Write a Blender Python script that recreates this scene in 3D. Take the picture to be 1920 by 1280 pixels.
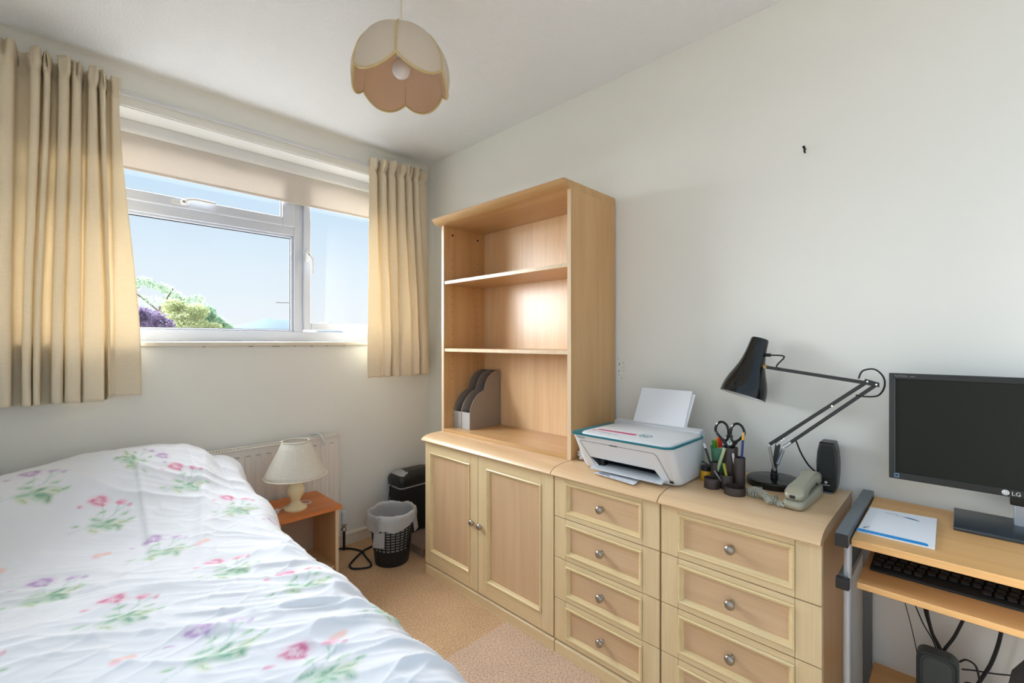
import bpy, bmesh, math, random
import numpy as np
from mathutils import Vector, Matrix
random.seed(7); np.random.seed(7)
for o in list(bpy.data.objects): bpy.data.objects.remove(o)
scn = bpy.context.scene
COL = scn.collection
PI = math.pi

# ------------------------------------------------------------------ camera, sky, sun, exposure
cd = bpy.data.cameras.new('camera'); cam = bpy.data.objects.new('camera', cd); COL.objects.link(cam)
cd.sensor_width = 36; cd.lens = 16.0; cd.clip_start = .02; cd.clip_end = 6000
cam.location = (-1.8135, -2.594, 1.20); cam.rotation_euler = (PI/2, 0, -math.radians(45.42))
scn.camera = cam
scn.view_settings.view_transform = 'Standard'; scn.view_settings.look = 'None'
scn.view_settings.gamma = 1; scn.view_settings.use_curve_mapping = False
scn.view_settings.exposure = 0.14

def lin(c): return c/12.92 if c <= .04045 else ((c+.055)/1.055)**2.4
def S(r, g, b): return (lin(r/255), lin(g/255), lin(b/255), 1)

wd = bpy.data.worlds.new('sky'); scn.world = wd; wd.use_nodes = True
nt = wd.node_tree; nt.nodes.clear()
tc = nt.nodes.new('ShaderNodeTexCoord'); sp = nt.nodes.new('ShaderNodeSeparateXYZ')
rp = nt.nodes.new('ShaderNodeValToRGB'); bg = nt.nodes.new('ShaderNodeBackground'); wo = nt.nodes.new('ShaderNodeOutputWorld')
mr = nt.nodes.new('ShaderNodeMapRange'); mr.inputs[1].default_value = -1; mr.inputs[2].default_value = 1
nt.links.new(tc.outputs['Generated'], sp.inputs[0]); nt.links.new(sp.outputs[2], mr.inputs[0])
nt.links.new(mr.outputs[0], rp.inputs[0]); nt.links.new(rp.outputs[0], bg.inputs[0]); nt.links.new(bg.outputs[0], wo.inputs[0])
e = rp.color_ramp.elements
e[0].position = 0; e[0].color = (.46, .44, .40, 1)
e[1].position = .49; e[1].color = (.55, .54, .50, 1)
for p, c in ((.505, S(246, 251, 254)), (.57, S(231, 245, 255)), (.64, S(206, 232, 252)), (1, S(178, 212, 246))):
    k = e.new(p); k.color = c
bg.inputs[1].default_value = 1.0

sd = bpy.data.lights.new('sun', 'SUN'); sd.energy = 43.0; sd.angle = math.radians(95); sd.color = (.91, .96, 1)
sun = bpy.data.objects.new('sun', sd); COL.objects.link(sun)
sun.rotation_euler = Vector((.25, -1, -.32)).to_track_quat('-Z', 'Y').to_euler()
sun.location = (-1.5, 4, 4)

# ------------------------------------------------------------------ materials
def newmat(name):
    m = bpy.data.materials.new(name); m.use_nodes = True
    return m, m.node_tree, m.node_tree.nodes['Principled BSDF']
def plain(name, c, rough=.5, metal=0, spec=.5, bump=0, bscale=200, var=0, vscale=8, coat=0):
    m, t, b = newmat(name)
    b.inputs['Base Color'].default_value = c; b.inputs['Roughness'].default_value = rough
    b.inputs['Metallic'].default_value = metal; b.inputs['Specular IOR Level'].default_value = spec
    if coat: b.inputs['Coat Weight'].default_value = coat; b.inputs['Coat Roughness'].default_value = .05
    co = t.nodes.new('ShaderNodeTexCoord')
    if var:
        n = t.nodes.new('ShaderNodeTexNoise'); n.inputs['Scale'].default_value = vscale; n.inputs['Detail'].default_value = 5
        mx = t.nodes.new('ShaderNodeMix'); mx.data_type = 'RGBA'
        mx.inputs[6].default_value = tuple(x*(1-var) for x in c[:3])+(1,); mx.inputs[7].default_value = tuple(min(1, x*(1+var)) for x in c[:3])+(1,)
        t.links.new(co.outputs['Object'], n.inputs['Vector']); t.links.new(n.outputs[0], mx.inputs[0]); t.links.new(mx.outputs[2], b.inputs['Base Color'])
    if bump:
        n2 = t.nodes.new('ShaderNodeTexNoise'); n2.inputs['Scale'].default_value = bscale; n2.inputs['Detail'].default_value = 4
        bp = t.nodes.new('ShaderNodeBump'); bp.inputs['Strength'].default_value = bump; bp.inputs['Distance'].default_value = .004
        t.links.new(co.outputs['Object'], n2.inputs['Vector']); t.links.new(n2.outputs[0], bp.inputs['Height']); t.links.new(bp.outputs[0], b.inputs['Normal'])
    return m
def wood(name, c1, c2, axis='z', rough=.38, spec=.5, scale=1.0):
    m, t, b = newmat(name)
    co = t.nodes.new('ShaderNodeTexCoord'); oi = t.nodes.new('ShaderNodeObjectInfo')
    ml = t.nodes.new('ShaderNodeMath'); ml.operation = 'MULTIPLY'; ml.inputs[1].default_value = 13.7
    ad = t.nodes.new('ShaderNodeVectorMath'); ad.operation = 'ADD'
    t.links.new(oi.outputs['Random'], ml.inputs[0]); t.links.new(co.outputs['Object'], ad.inputs[0]); t.links.new(ml.outputs[0], ad.inputs[1])
    mp = t.nodes.new('ShaderNodeMapping')
    s = {'x': (1.2, 22, 22), 'y': (22, 1.2, 22), 'z': (22, 22, 1.2)}[axis]
    mp.inputs['Scale'].default_value = tuple(k*scale for k in s); t.links.new(ad.outputs[0], mp.inputs['Vector'])
    n = t.nodes.new('ShaderNodeTexNoise'); n.inputs['Scale'].default_value = 1; n.inputs['Detail'].default_value = 6; n.inputs['Distortion'].default_value = .6
    t.links.new(mp.outputs[0], n.inputs['Vector'])
    mp2 = t.nodes.new('ShaderNodeMapping'); s2 = {'x': (6, 300, 300), 'y': (300, 6, 300), 'z': (300, 300, 6)}[axis]
    mp2.inputs['Scale'].default_value = s2; t.links.new(ad.outputs[0], mp2.inputs['Vector'])
    n2 = t.nodes.new('ShaderNodeTexNoise'); n2.inputs['Scale'].default_value = 1; n2.inputs['Detail'].default_value = 3
    t.links.new(mp2.outputs[0], n2.inputs['Vector'])
    r = t.nodes.new('ShaderNodeValToRGB'); r.color_ramp.elements[0].position = .3; r.color_ramp.elements[1].position = .7
    r.color_ramp.elements[0].color = c2; r.color_ramp.elements[1].color = c1
    t.links.new(n.outputs[0], r.inputs[0])
    mx = t.nodes.new('ShaderNodeMix'); mx.data_type = 'RGBA'; mx.blend_type = 'MULTIPLY'; mx.inputs[0].default_value = .22
    t.links.new(r.outputs[0], mx.inputs[6]); t.links.new(n2.outputs[0], mx.inputs[7])
    mul = t.nodes.new('ShaderNodeMix'); mul.data_type = 'RGBA'; mul.blend_type = 'MULTIPLY'; mul.inputs[0].default_value = 1; mul.inputs[7].default_value = (1.1, 1.1, 1.1, 1)
    t.links.new(mx.outputs[2], mul.inputs[6]); t.links.new(mul.outputs[2], b.inputs['Base Color'])
    b.inputs['Roughness'].default_value = rough; b.inputs['Specular IOR Level'].default_value = spec
    return m
def cloth(name, c, trans=.4, bump=.15, bs=400, stretch=(1, 1, 1), rough=.9):
    m, t, b = newmat(name); t.nodes.remove(b); out = t.nodes['Material Output']
    d = t.nodes.new('ShaderNodeBsdfDiffuse'); tr = t.nodes.new('ShaderNodeBsdfTranslucent'); mx = t.nodes.new('ShaderNodeMixShader')
    co = t.nodes.new('ShaderNodeTexCoord'); mp = t.nodes.new('ShaderNodeMapping'); mp.inputs['Scale'].default_value = stretch
    n = t.nodes.new('ShaderNodeTexNoise'); n.inputs['Scale'].default_value = bs; n.inputs['Detail'].default_value = 3
    cm = t.nodes.new('ShaderNodeMix'); cm.data_type = 'RGBA'
    cm.inputs[6].default_value = tuple(x*.86 for x in c[:3])+(1,); cm.inputs[7].default_value = tuple(min(1, x*1.06) for x in c[:3])+(1,)
    bp = t.nodes.new('ShaderNodeBump'); bp.inputs['Strength'].default_value = bump; bp.inputs['Distance'].default_value = .002
    t.links.new(co.outputs['Object'], mp.inputs[0]); t.links.new(mp.outputs[0], n.inputs['Vector']); t.links.new(n.outputs[0], cm.inputs[0])
    t.links.new(n.outputs[0], bp.inputs['Height'])
    for s in (d, tr): t.links.new(cm.outputs[2], s.inputs['Color']); t.links.new(bp.outputs[0], s.inputs['Normal'])
    mx.inputs[0].default_value = trans
    t.links.new(d.outputs[0], mx.inputs[1]); t.links.new(tr.outputs[0], mx.inputs[2]); t.links.new(mx.outputs[0], out.inputs[0])
    return m
def thin_glass(name, tint=(1, 1, 1, 1), refl=.06):
    m, t, b = newmat(name); t.nodes.remove(b); out = t.nodes['Material Output']
    tr = t.nodes.new('ShaderNodeBsdfTransparent'); tr.inputs[0].default_value = tint
    g = t.nodes.new('ShaderNodeBsdfGlossy'); g.inputs['Roughness'].default_value = .02
    mx = t.nodes.new('ShaderNodeMixShader'); mx.inputs[0].default_value = refl
    t.links.new(tr.outputs[0], mx.inputs[1]); t.links.new(g.outputs[0], mx.inputs[2]); t.links.new(mx.outputs[0], out.inputs[0])
    return m
def film(name, c, opac):
    m, t, b = newmat(name); t.nodes.remove(b); out = t.nodes['Material Output']
    tr = t.nodes.new('ShaderNodeBsdfTransparent'); d = t.nodes.new('ShaderNodeBsdfDiffuse'); d.inputs[0].default_value = c
    tl = t.nodes.new('ShaderNodeBsdfTranslucent'); tl.inputs[0].default_value = c
    g = t.nodes.new('ShaderNodeBsdfGlossy'); g.inputs['Roughness'].default_value = .25
    m1 = t.nodes.new('ShaderNodeMixShader'); m1.inputs[0].default_value = .45
    m2 = t.nodes.new('ShaderNodeMixShader'); m2.inputs[0].default_value = .08
    m3 = t.nodes.new('ShaderNodeMixShader'); m3.inputs[0].default_value = opac
    t.links.new(d.outputs[0], m1.inputs[1]); t.links.new(tl.outputs[0], m1.inputs[2])
    t.links.new(m1.outputs[0], m2.inputs[1]); t.links.new(g.outputs[0], m2.inputs[2])
    t.links.new(tr.outputs[0], m3.inputs[1]); t.links.new(m2.outputs[0], m3.inputs[2]); t.links.new(m3.outputs[0], out.inputs[0])
    return m

M = {}
M['wall'] = plain('wall_paint', S(242, 241, 234), .85, spec=.2, bump=.06, bscale=60, var=.012, vscale=3)
M['ceiling'] = plain('ceiling_stipple', S(246, 247, 248), .9, spec=.2, bump=.9, bscale=130)
M['white_paint'] = plain('white_gloss_paint', S(238, 238, 236), .4)
M['cream_paint'] = plain('cream_gloss_paint', S(232, 222, 205), .4)
M['upvc'] = plain('white_upvc', S(208, 214, 228), .28)
M['glass'] = thin_glass('window_glass', (.935, .94, .945, 1), .012)
M['dark'] = plain('dark_gap', S(28, 20, 14), .8)
M['maple'] = wood('maple_upright', S(237, 213, 168), S(228, 200, 152), 'z')
M['maple_h'] = wood('maple_level', S(237, 213, 168), S(228, 200, 152), 'y')
M['mould'] = wood('maple_moulding', S(240, 216, 168), S(232, 205, 152), 'y', rough=.3)
M['panel'] = wood('beech_panel_upright', S(223, 189, 150), S(213, 176, 135), 'z')
M['panel_h'] = wood('beech_panel_level', S(223, 189, 150), S(213, 176, 135), 'y')
M['top'] = wood('beech_worktop', S(232, 198, 156), S(222, 184, 140), 'y', rough=.3)
M['case'] = wood('bookcase_board', S(218, 176, 124), S(204, 158, 106), 'z', rough=.32)
M['case_back_lit'] = wood('bookcase_back_lit_board', S(242, 206, 160), S(232, 190, 142), 'z', rough=.28)  # lighter copy of the board wood, window light put into its colour
M['case_y'] = wood('bookcase_shelf_board', S(212, 172, 120), S(198, 154, 102), 'y', rough=.32)
M['edge'] = wood('edge_band', S(228, 204, 172), S(218, 190, 154), 'z', rough=.25)
M['deskwood'] = wood('desk_laminate', S(234, 184, 122), S(220, 166, 104), 'y', rough=.4, spec=.3)
M['teak'] = wood('bedside_top', S(222, 138, 78), S(206, 120, 62), 'x', rough=.4, spec=.3)
M['bedside'] = wood('bedside_board', S(226, 186, 134), S(214, 170, 116), 'z', rough=.4)
M['nickel'] = plain('brushed_nickel', S(176, 168, 158), .32, metal=1)
M['brass'] = plain('brass_collar', S(200, 160, 100), .35, metal=1)
M['chrome'] = plain('chrome', S(200, 202, 204), .18, metal=1)
M['silver'] = plain('silver_paint', S(186, 190, 196), .35, metal=.5)
M['greybar'] = plain('grey_metal_bar', S(112, 120, 126), .4, metal=.4)
M['black'] = plain('black_plastic', S(26, 28, 30), .35)
M['black_matt'] = plain('black_matt_plastic', S(30, 32, 33), .6, bump=.1, bscale=900)
M['black_gloss'] = plain('black_enamel', S(14, 18, 18), .12)
M['rubber'] = plain('black_rubber', S(20, 20, 20), .55)
M['white_plastic'] = plain('white_plastic', S(226, 227, 229), .4)
M['white_plastic2'] = plain('pale_grey_plastic', S(205, 208, 212), .45)
M['teal'] = plain('teal_plastic', S(20, 118, 132), .35)
M['paper'] = plain('white_paper', S(238, 239, 243), .8, spec=.2)
M['ink_magenta'] = plain('magenta_print', S(200, 40, 98), .7)
M['ink_blue'] = plain('blue_strip', S(20, 148, 224), .5)
M['ink_dark'] = plain('dark_ink', S(30, 44, 90), .7)
M['ink_grey'] = plain('grey_ink', S(150, 152, 160), .7)
M['screen'] = plain('monitor_screen', S(40, 42, 37), .55, spec=.15)
M['print_white'] = plain('white_print', S(225, 225, 225), .5)
M['brown_plastic'] = plain('brown_plastic', S(66, 54, 48), .38)
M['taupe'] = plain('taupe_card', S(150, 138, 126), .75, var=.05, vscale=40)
M['taupe_shaded'] = plain('taupe_card_shaded', S(112, 104, 96), .8)  # darker copy of the card, shade inside the files put into its colour
M['alabaster'] = plain('alabaster', S(246, 226, 182), .25, var=.1, vscale=30)
M['shade'] = cloth('lamp_shade_fabric', S(250, 244, 232), .3, .2, 120)
M['curtain'] = cloth('cream_curtain_cloth', S(253, 238, 214), .24, .25, 1, (40, 40, 900))
M['blind'] = cloth('peach_blind_cloth', S(234, 226, 218), .2, .05, 500)
M['petal_out'] = cloth('pendant_outer_cloth', S(232, 222, 206), .25, .1, 300)
M['petal_in'] = cloth('pendant_lining_cloth', S(255, 224, 198), .35, .05, 300)
M['trim_gold'] = plain('cream_braid', S(206, 184, 130), .6)
M['bulb'] = plain('opal_bulb', S(240, 236, 236), .2)
M['rad'] = plain('radiator_enamel', S(240, 233, 224), .35)
M['liner'] = film('bin_liner_film', S(250, 250, 252), .72)
M['clear'] = film('clear_plastic_film', S(200, 200, 205), .3)
M['phone'] = plain('champagne_plastic', S(176, 172, 152), .32, metal=.35)
M['cordgrey'] = plain('grey_cord', S(186, 184, 168), .45)
M['yellow'] = plain('yellow_plastic', S(232, 172, 30), .4)
M['red'] = plain('red_plastic', S(205, 34, 36), .4)
M['green'] = plain('green_plastic', S(74, 160, 50), .4)
M['mint'] = film('mint_plastic', S(120, 200, 165), .55)
M['palegreen'] = plain('pale_green_pen', S(190, 208, 160), .45, var=.25, vscale=300)
M['olive'] = plain('olive_yellow_pen', S(176, 172, 48), .4)
M['navy'] = plain('navy_pencil', S(32, 58, 120), .4)
M['darkgreen'] = plain('dark_green_pencil', S(24, 52, 48), .4)
M['tan'] = plain('eraser_tan', S(226, 186, 130), .6)
M['box_brown'] = plain('brown_card', S(140, 104, 78), .8)
M['mattress'] = plain('mattress_ticking', S(215, 210, 200), .9)
M['bounce_ground'] = plain('pale_bounce_ground', S(200, 198, 190), .95, var=.1, vscale=.5)  # unseen ground, made pale to bounce daylight up to the ceiling
M['bark'] = plain('bark', S(120, 104, 88), .95)
M['hill'] = plain('distant_hill', S(124, 136, 148), 1, spec=0)  # aerial haze is put into the hill's base colour
M['roof'] = plain('slate_roof', S(150, 160, 170), .9)
M['brick'] = plain('house_wall', S(190, 150, 130), .9)

# carpet: two fitted pieces that meet at a seam
m, t, b = newmat('carpet'); M['carpet'] = m
co = t.nodes.new('ShaderNodeTexCoord'); n = t.nodes.new('ShaderNodeTexNoise'); n.inputs['Scale'].default_value = 170; n.inputs['Detail'].default_value = 7
n3 = t.nodes.new('ShaderNodeTexNoise'); n3.inputs['Scale'].default_value = 6; n3.inputs['Detail'].default_value = 4
rr = t.nodes.new('ShaderNodeValToRGB'); rr.color_ramp.elements[0].position = .35; rr.color_ramp.elements[1].position = .62
rr.color_ramp.elements[0].color = S(200, 154, 110); rr.color_ramp.elements[1].color = S(242, 206, 166)
rr2 = t.nodes.new('ShaderNodeValToRGB'); rr2.color_ramp.elements[0].position = .35; rr2.color_ramp.elements[1].position = .62
rr2.color_ramp.elements[0].color = S(206, 166, 134); rr2.color_ramp.elements[1].color = S(248, 220, 194)
sx = t.nodes.new('ShaderNodeSeparateXYZ'); lt = t.nodes.new('ShaderNodeMath'); lt.operation = 'LESS_THAN'; lt.inputs[1].default_value = -1.208
mx = t.nodes.new('ShaderNodeMix'); mx.data_type = 'RGBA'; mx2 = t.nodes.new('ShaderNodeMix'); mx2.data_type = 'RGBA'; mx2.blend_type = 'MULTIPLY'; mx2.inputs[0].default_value = .25
bp = t.nodes.new('ShaderNodeBump'); bp.inputs['Strength'].default_value = .8; bp.inputs['Distance'].default_value = .006
for a, c in ((co.outputs['Object'], n.inputs['Vector']), (co.outputs['Object'], n3.inputs['Vector']), (n.outputs[0], rr.inputs[0]), (n.outputs[0], rr2.inputs[0]),
             (co.outputs['Object'], sx.inputs[0]), (sx.outputs[1], lt.inputs[0]), (lt.outputs[0], mx.inputs[0]), (rr.outputs[0], mx.inputs[6]), (rr2.outputs[0], mx.inputs[7]),
             (mx.outputs[2], mx2.inputs[6]), (n3.outputs[0], mx2.inputs[7]), (mx2.outputs[2], b.inputs['Base Color']), (n.outputs[0], bp.inputs['Height']), (bp.outputs[0], b.inputs['Normal'])):
    t.links.new(a, c)
b.inputs['Roughness'].default_value = 1; b.inputs['Specular IOR Level'].default_value = .1

# duvet: print stored per vertex in fabric space
m, t, b = newmat('printed_cotton'); M['duvet'] = m
at = t.nodes.new('ShaderNodeAttribute'); at.attribute_name = 'print'; t.links.new(at.outputs['Color'], b.inputs['Base Color'])
b.inputs['Roughness'].default_value = .85; b.inputs['Specular IOR Level'].default_value = .2; b.inputs['Sheen Weight'].default_value = .15
def leafmat(name, c1, c2):
    m, t, b = newmat(name); t.nodes.remove(b); out = t.nodes['Material Output']
    co = t.nodes.new('ShaderNodeTexCoord'); n = t.nodes.new('ShaderNodeTexNoise'); n.inputs['Scale'].default_value = 2.5; n.inputs['Detail'].default_value = 5
    r = t.nodes.new('ShaderNodeValToRGB'); r.color_ramp.elements[0].position = .35; r.color_ramp.elements[1].position = .65
    r.color_ramp.elements[0].color = c1; r.color_ramp.elements[1].color = c2
    d = t.nodes.new('ShaderNodeBsdfDiffuse'); tr = t.nodes.new('ShaderNodeBsdfTranslucent'); mx = t.nodes.new('ShaderNodeMixShader'); mx.inputs[0].default_value = .45
    t.links.new(co.outputs['Object'], n.inputs[0]); t.links.new(n.outputs[0], r.inputs[0])
    t.links.new(r.outputs[0], d.inputs[0]); t.links.new(r.outputs[0], tr.inputs[0]); t.links.new(d.outputs[0], mx.inputs[1]); t.links.new(tr.outputs[0], mx.inputs[2]); t.links.new(mx.outputs[0], out.inputs[0])
    return m

# ------------------------------------------------------------------ mesh helpers
OFF = {}
def offset_of(p):
    while p is not None:
        if p in OFF: return OFF[p]
        p = p.parent
    return Vector((0, 0, 0))
def tag(o, label, cat, group=None, kind=None):
    if label: o['label'] = label
    if cat: o['category'] = cat
    if group: o['group'] = group
    if kind: o['kind'] = kind
    return o
def thing(name, loc, label, cat, group=None, kind=None, rotz=0, local=False):
    o = bpy.data.objects.new(name, None); COL.objects.link(o); o.location = loc; o.rotation_euler = (0, 0, rotz)
    o.empty_display_size = .05; OFF[o] = Vector((0, 0, 0)) if local else Vector(loc)
    return tag(o, label, cat, group, kind)
class MB:
    def __init__(s): s.v = []; s.f = []
    def add(s, vs, fs):
        k = len(s.v); s.v += [tuple(p) for p in vs]; s.f += [tuple(i+k for i in f) for f in fs]; return s
    def box(s, x0, x1, y0, y1, z0, z1):
        x0, x1 = sorted((x0, x1)); y0, y1 = sorted((y0, y1)); z0, z1 = sorted((z0, z1))
        return s.add([(x0, y0, z0), (x1, y0, z0), (x1, y1, z0), (x0, y1, z0), (x0, y0, z1), (x1, y0, z1), (x1, y1, z1), (x0, y1, z1)],
                     [(0, 3, 2, 1), (4, 5, 6, 7), (0, 1, 5, 4), (1, 2, 6, 5), (2, 3, 7, 6), (3, 0, 4, 7)])
    def prism(s, poly, axis, a0, a1):
        f = {'x': lambda p, a: (a, p[0], p[1]), 'y': lambda p, a: (p[0], a, p[1]), 'z': lambda p, a: (p[0], p[1], a)}[axis]
        n = len(poly); vs = [f(p, a0) for p in poly]+[f(p, a1) for p in poly]
        fs = [tuple(range(n))[::-1], tuple(range(n, 2*n))]+[(i, (i+1) % n, n+(i+1) % n, n+i) for i in range(n)]
        return s.add(vs, fs)
    def lathe(s, prof, c, axis=(0, 0, 1), n=28, sx=1, sy=1):
        ax = Vector(axis).normalized(); u = ax.orthogonal().normalized(); w = ax.cross(u)
        if abs(ax.z) > .999: u = Vector((1, 0, 0)); w = Vector((0, 1, 0))*(1 if ax.z > 0 else -1)
        c = Vector(c); vs = []; fs = []
        for r, h in prof:
            for i in range(n):
                a = 2*PI*i/n; vs.append(c+ax*h+(u*math.cos(a)*sx+w*math.sin(a)*sy)*r)
        for j in range(len(prof)-1):
            for i in range(n): fs.append((j*n+i, j*n+(i+1) % n, (j+1)*n+(i+1) % n, (j+1)*n+i))
        if prof[0][0] > 1e-6: fs.append(tuple(range(n))[::-1])
        if prof[-1][0] > 1e-6: fs.append(tuple(range((len(prof)-1)*n, len(prof)*n)))
        return s.add(vs, fs)
    def openlathe(s, prof, c, axis=(0, 0, 1), n=28, closed=True, sx=1, sy=1):
        ax = Vector(axis).normalized(); u = Vector((1, 0, 0)) if abs(ax.z) > .999 else ax.orthogonal().normalized(); w = ax.cross(u)
        c = Vector(c); vs = []; fs = []
        for r, h in prof:
            for i in range(n):
                a = 2*PI*i/n; vs.append(c+ax*h+(u*math.cos(a)*sx+w*math.sin(a)*sy)*r)
        L = len(prof)
        for j in range(L if closed else L-1):
            k = (j+1) % L
            for i in range(n): fs.append((j*n+i, j*n+(i+1) % n, k*n+(i+1) % n, k*n+i))
        return s.add(vs, fs)
    def tube(s, path, r, n=8, closed=False):
        P = [Vector(p) for p in path]; m_ = len(P); rs = r if isinstance(r, (list, tuple)) else [r]*m_
        vs = []; fs = []; prev = None
        for i, p in enumerate(P):
            t_ = (P[(i+1) % m_]-P[i-1]) if closed else (P[min(i+1, m_-1)]-P[max(i-1, 0)])
            if t_.length < 1e-9: t_ = Vector((0, 0, 1))
            t_.normalize()
            if prev is None: u = t_.orthogonal().normalized()
            else:
                u = prev-t_*prev.dot(t_)
                u = u.normalized() if u.length > 1e-6 else t_.orthogonal().normalized()
            prev = u; w = t_.cross(u)
            for k in range(n):
                a = 2*PI*k/n; vs.append(p+(u*math.cos(a)+w*math.sin(a))*rs[i])
        for i in range(m_ if closed else m_-1):
            j = (i+1) % m_
            for k in range(n): fs.append((i*n+k, i*n+(k+1) % n, j*n+(k+1) % n, j*n+k))
        if not closed: fs.append(tuple(range(n))[::-1]); fs.append(tuple(range((m_-1)*n, m_*n)))
        return s.add(vs, fs)
    def loft(s, rings, caps=True, skip=None):
        n = len(rings[0]); vs = [p for r in rings for p in r]; fs = []
        for j in range(len(rings)-1):
            for i in range(n):
                if skip and skip(i): continue
                fs.append((j*n+i, j*n+(i+1) % n, (j+1)*n+(i+1) % n, (j+1)*n+i))
        if caps: fs.append(tuple(range(n))[::-1]); fs.append(tuple(range((len(rings)-1)*n, len(rings)*n)))
        return s.add(vs, fs)
    def grid(s, P):
        nu, nv = len(P), len(P[0]); vs = [p for r in P for p in r]
        fs = [(i*nv+j, (i+1)*nv+j, (i+1)*nv+j+1, i*nv+j+1) for i in range(nu-1) for j in range(nv-1)]
        return s.add(vs, fs)
    def bar(s, a, b_, w, h=None, up=(1, 0, 0)):     # rectangular bar from a to b
        a = Vector(a); b_ = Vector(b_); d = (b_-a).normalized(); u = Vector(up); u = (u-d*u.dot(d)).normalized(); q = d.cross(u); h = h or w
        ring = lambda p: [p+u*w/2+q*h/2, p-u*w/2+q*h/2, p-u*w/2-q*h/2, p+u*w/2-q*h/2]
        return s.loft([ring(a), ring(b_)])
    def sweep(s, X, y0, y1, z0, z1, prof, sgn=-1):  # mitred frame on a plane x = X; prof = (inset, height out of the plane)
        y0, y1 = sorted((y0, y1)); rings = []
        for i, h in prof:
            x = X+sgn*h; rings.append([(x, y0+i, z0+i), (x, y1-i, z0+i), (x, y1-i, z1-i), (x, y0+i, z1-i)])
        return s.loft(rings, caps=False)
    def build(s, name, mat, parent=None, loc=None, bevel=0, seg=2, angle=35, label=None, kind=None, flip=False):
        off = Vector(loc) if loc is not None else offset_of(parent)
        me = bpy.data.meshes.new(name)
        me.from_pydata([(p[0]-off.x, p[1]-off.y, p[2]-off.z) for p in s.v], [], s.f)
        bm = bmesh.new(); bm.from_mesh(me); bmesh.ops.recalc_face_normals(bm, faces=bm.faces)
        bm.to_mesh(me); bm.free()
        me.polygons.foreach_set('use_smooth', [True]*len(me.polygons))
        me.set_sharp_from_angle(angle=math.radians(angle))
        me.materials.append(mat if not isinstance(mat, str) else M[mat])
        o = bpy.data.objects.new(name, me); COL.objects.link(o)
        if parent is not None: o.parent = parent
        elif loc is not None: o.location = loc
        if bevel:
            md = o.modifiers.new('bevel', 'BEVEL'); md.width = bevel; md.segments = seg; md.limit_method = 'ANGLE'; md.angle_limit = math.radians(40)
        if label: o['label'] = label
        if kind: o['kind'] = kind
        return o
def copy_tree(o, dloc, label=None):
    def cp(src, par):
        c = src.copy(); COL.objects.link(c); c.parent = par
        for ch in list(src.children): cp(ch, c)
        return c
    r = cp(o, None); r.location = Vector(o.location)+Vector(dloc)
    if label: r['label'] = label
    return r
def smooth_path(pts, n=8, closed=False):
    P = [Vector(p) for p in pts]; out = []; m_ = len(P)
    rng = range(m_) if closed else range(m_-1)
    for i in rng:
        g = (lambda k: P[k % m_]) if closed else (lambda k: P[max(0, min(m_-1, k))])
        p0, p1, p2, p3 = g(i-1), g(i), g(i+1), g(i+2)
        for k in range(n):
            t_ = k/n
            out.append(.5*((2*p1)+(-p0+p2)*t_+(2*p0-5*p1+4*p2-p3)*t_*t_+(-p0+3*p1-3*p2+p3)*t_**3))
    if not closed: out.append(P[-1])
    return out
def text(name, s_, size, origin, X, Y, mat, parent, ext=.0003, align='LEFT'):
    cu = bpy.data.curves.new('t', 'FONT'); cu.body = s_; cu.size = size; cu.extrude = ext; cu.align_x = align; cu.resolution_u = 3
    to = bpy.data.objects.new('t', cu); COL.objects.link(to)
    bpy.context.view_layer.update()
    me = bpy.data.meshes.new_from_object(to.evaluated_get(bpy.context.evaluated_depsgraph_get()))
    bpy.data.objects.remove(to); bpy.data.curves.remove(cu)
    X = Vector(X).normalized(); Y = Vector(Y).normalized(); Z = X.cross(Y); o_ = Vector(origin)-offset_of(parent)
    for v in me.vertices: v.co = o_+X*v.co.x+Y*v.co.y+Z*v.co.z
    me.materials.clear(); me.materials.append(M[mat]); me.name = name
    o = bpy.data.objects.new(name, me); COL.objects.link(o); o.parent = parent
    return o
def rrect(x0, x1, y0, y1, r, n=5):    # rounded rectangle, counter-clockwise from the (x0, y0) corner
    out = []
    for cx, cy, a0 in ((x0+r, y0+r, PI), (x1-r, y0+r, 1.5*PI), (x1-r, y1-r, 0), (x0+r, y1-r, .5*PI)):
        for k in range(n+1):
            a = a0+PI/2*k/n; out.append((cx+r*math.cos(a), cy+r*math.sin(a)))
    return out

# ------------------------------------------------------------------ the room
H = 2.40; XL = -2.12; YB = -3.05
WX0, WX1, WZ0, WZ1 = -2.02, -.24, 1.20, 2.226        # window opening
def struct(o, label, cat): return tag(o, label, cat, kind='structure')
struct(MB().box(XL-.1, .1, YB, .28, -.12, 0).build('floor', 'carpet', loc=(0, 0, 0)), 'beige cut-pile carpet with a joined seam between bed and drawers', 'floor')
struct(MB().box(XL-.1, .1, YB, .28, H, H+.12).build('ceiling', 'ceiling', loc=(0, 0, 0)), 'white stippled ceiling', 'ceiling')
struct(MB().box(0, .12, YB, .28, 0, H).build('wall_right', 'wall', loc=(0, 0, 0)), 'cream painted wall behind the drawers and desk', 'wall')
struct(MB().box(XL-.12, XL, -1.5, .28, 0, H).build('wall_left', 'wall', loc=(0, 0, 0)), 'cream painted wall along the far side of the bed', 'wall')  # unseen wall ends short, back left open, so sky light fills the room
w = MB()
w.box(XL, 0, 0, .28, 0, WZ0-.024); w.box(XL, 0, 0, .28, WZ1, H); w.box(XL, WX0, 0, .28, WZ0-.024, WZ1); w.box(WX1, 0, 0, .28, WZ0-.024, WZ1)
struct(w.build('wall_far', 'wall', loc=(0, 0, 0)), 'cream painted wall around the window', 'wall')
struct(MB().prism([(0, H)]+[(-.022+.022*math.sin(k*PI/12), H-.022+.022*math.cos(k*PI/12)) for k in range(6, -1, -1)], 'x', XL, 0).build('trim_1', 'wall', loc=(0, 0, 0)), 'slim coving strip along the ceiling above the window', 'coving')
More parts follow.
